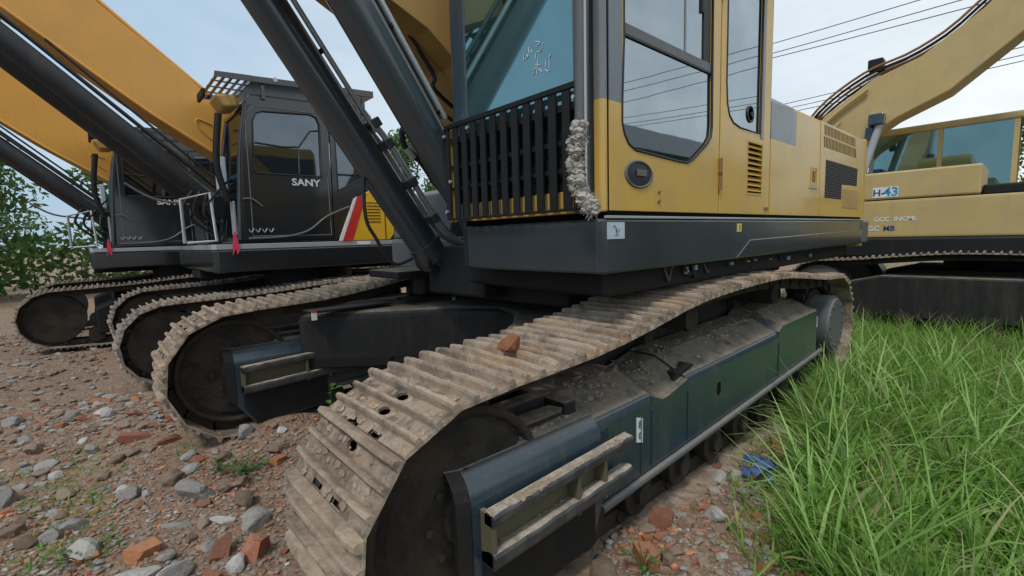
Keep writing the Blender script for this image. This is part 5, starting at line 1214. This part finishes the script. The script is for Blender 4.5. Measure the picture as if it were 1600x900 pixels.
TREES = [(-14, 22, 5.2, 2.6, 'small tree beyond the yard at the far left edge, left of the rounded one'), (-3.5, 27, 6.0, 2.8, 'tall thin-crowned tree furthest back at the left'), (12.9, 22.5, 7.4, 2.6, 'bright green tree seen in the gap between the two dark cylinders'), (16.5, 24, 6.2, 2.8, 'green tree behind the ochre machine, right of the cylinder gap'),
         (1.6, 21, 5.4, 2.5, 'tree behind the black cab at the left, under the orange boom'), (4.6, 23, 5.6, 2.6, 'tree seen between the orange boom and the black cab front'),
         (8.6, 24, 5.2, 2.4, 'low tree hidden mostly by the black cab with the roof guard'), (-2.6, 20, 4.8, 2.4, 'rounded tree at the far left behind the boom cylinder'),
         (-6.5, 19, 5.6, 2.8, 'leftmost broad tree beyond the rubble'), (-10, 16, 5.0, 2.4, 'outer tree at the very left edge'),
         (34, 7.5, 7.0, 3.4, 'tree beyond the faded ochre excavator, left of its cab'), (36, 1.5, 6.4, 3.6, 'tree beyond the faded ochre excavator, behind its cab'),
         (33, -4.0, 6.0, 3.2, 'right-hand tree beyond the far excavator'), (21, 26, 6.5, 3.0, 'tree standing behind the cab of the big machine')]
for k, (x, y, h, r, lab) in enumerate(TREES): tree(x, y, h, r, 40 + k, lab)

def hedge(name, x0, x1, y0, y1, h, n, label):
    t = RNG.random(n); X = x0 + (x1 - x0) * t + RNG.normal(0, .8, n); Y = y0 + (y1 - y0) * t + RNG.normal(0, .8, n)
    top = np.array([h * (.6 + .7 * (noise.noise(Vector((a * .35, b * .35, 1))) + .3)) for a, b in zip(X, Y)]); Z = np.abs(top) * RNG.random(n) ** .7
    P = np.stack([X, Y, Z], 1); s_ = RNG.uniform(.07, .20, n); a = RNG.normal(size=(n, 3)); a /= np.linalg.norm(a, axis=1)[:, None]; b = np.cross(a, RNG.normal(size=(n, 3))); b /= np.linalg.norm(b, axis=1)[:, None]
    V = np.stack([P - a * s_[:, None], P + b * (s_ * .5)[:, None], P + a * s_[:, None], P - b * (s_ * .5)[:, None]], 1).reshape(-1, 3)
    me = bpy.data.meshes.new(name); me.from_pydata(V.tolist(), [], (np.arange(n)[:, None] * 4 + np.arange(4)).tolist())
    at = me.attributes.new('tone', 'FLOAT', 'POINT'); at.data.foreach_set('value', np.repeat(np.clip(RNG.normal(.42, .2, n), 0, .95), 4).astype(np.float32))
    me.materials.append(M['leaf']); o = link(name, me); o['kind'] = 'stuff'; o['label'] = label
hedge('undergrowth', -45, 30, 17, 27, 2.6, 26000, 'bushy green undergrowth along the far edge of the yard')
hedge('undergrowth', 34, 26, 12, -22, 2.4, 9000, 'bushy green undergrowth beyond the faded excavator')

# low shed on the other side of the yard (mirrored in the cab windows)
sh = thing('shed', (13.0, -6.5, 0), 'low grey shed on the near side of the yard, outside the picture', 'shed', None, 0, True)
MB().box(-4, 5, -2.5, 2.5, 0, 3.4).build('wall', 'concrete', sh); MB().prism([(-3.0, 3.4), (3.0, 3.4), (0, 5.0)], -4.4, 5.4, 'X').build('roof', 'grey', sh)
MB().box(-3, -1.6, 2.5, 2.53, 0, 2.2).build('door', 'dark', sh); MB().box(.5, 2.2, 2.5, 2.53, 1.0, 2.1).build('window', 'blackglass', sh)
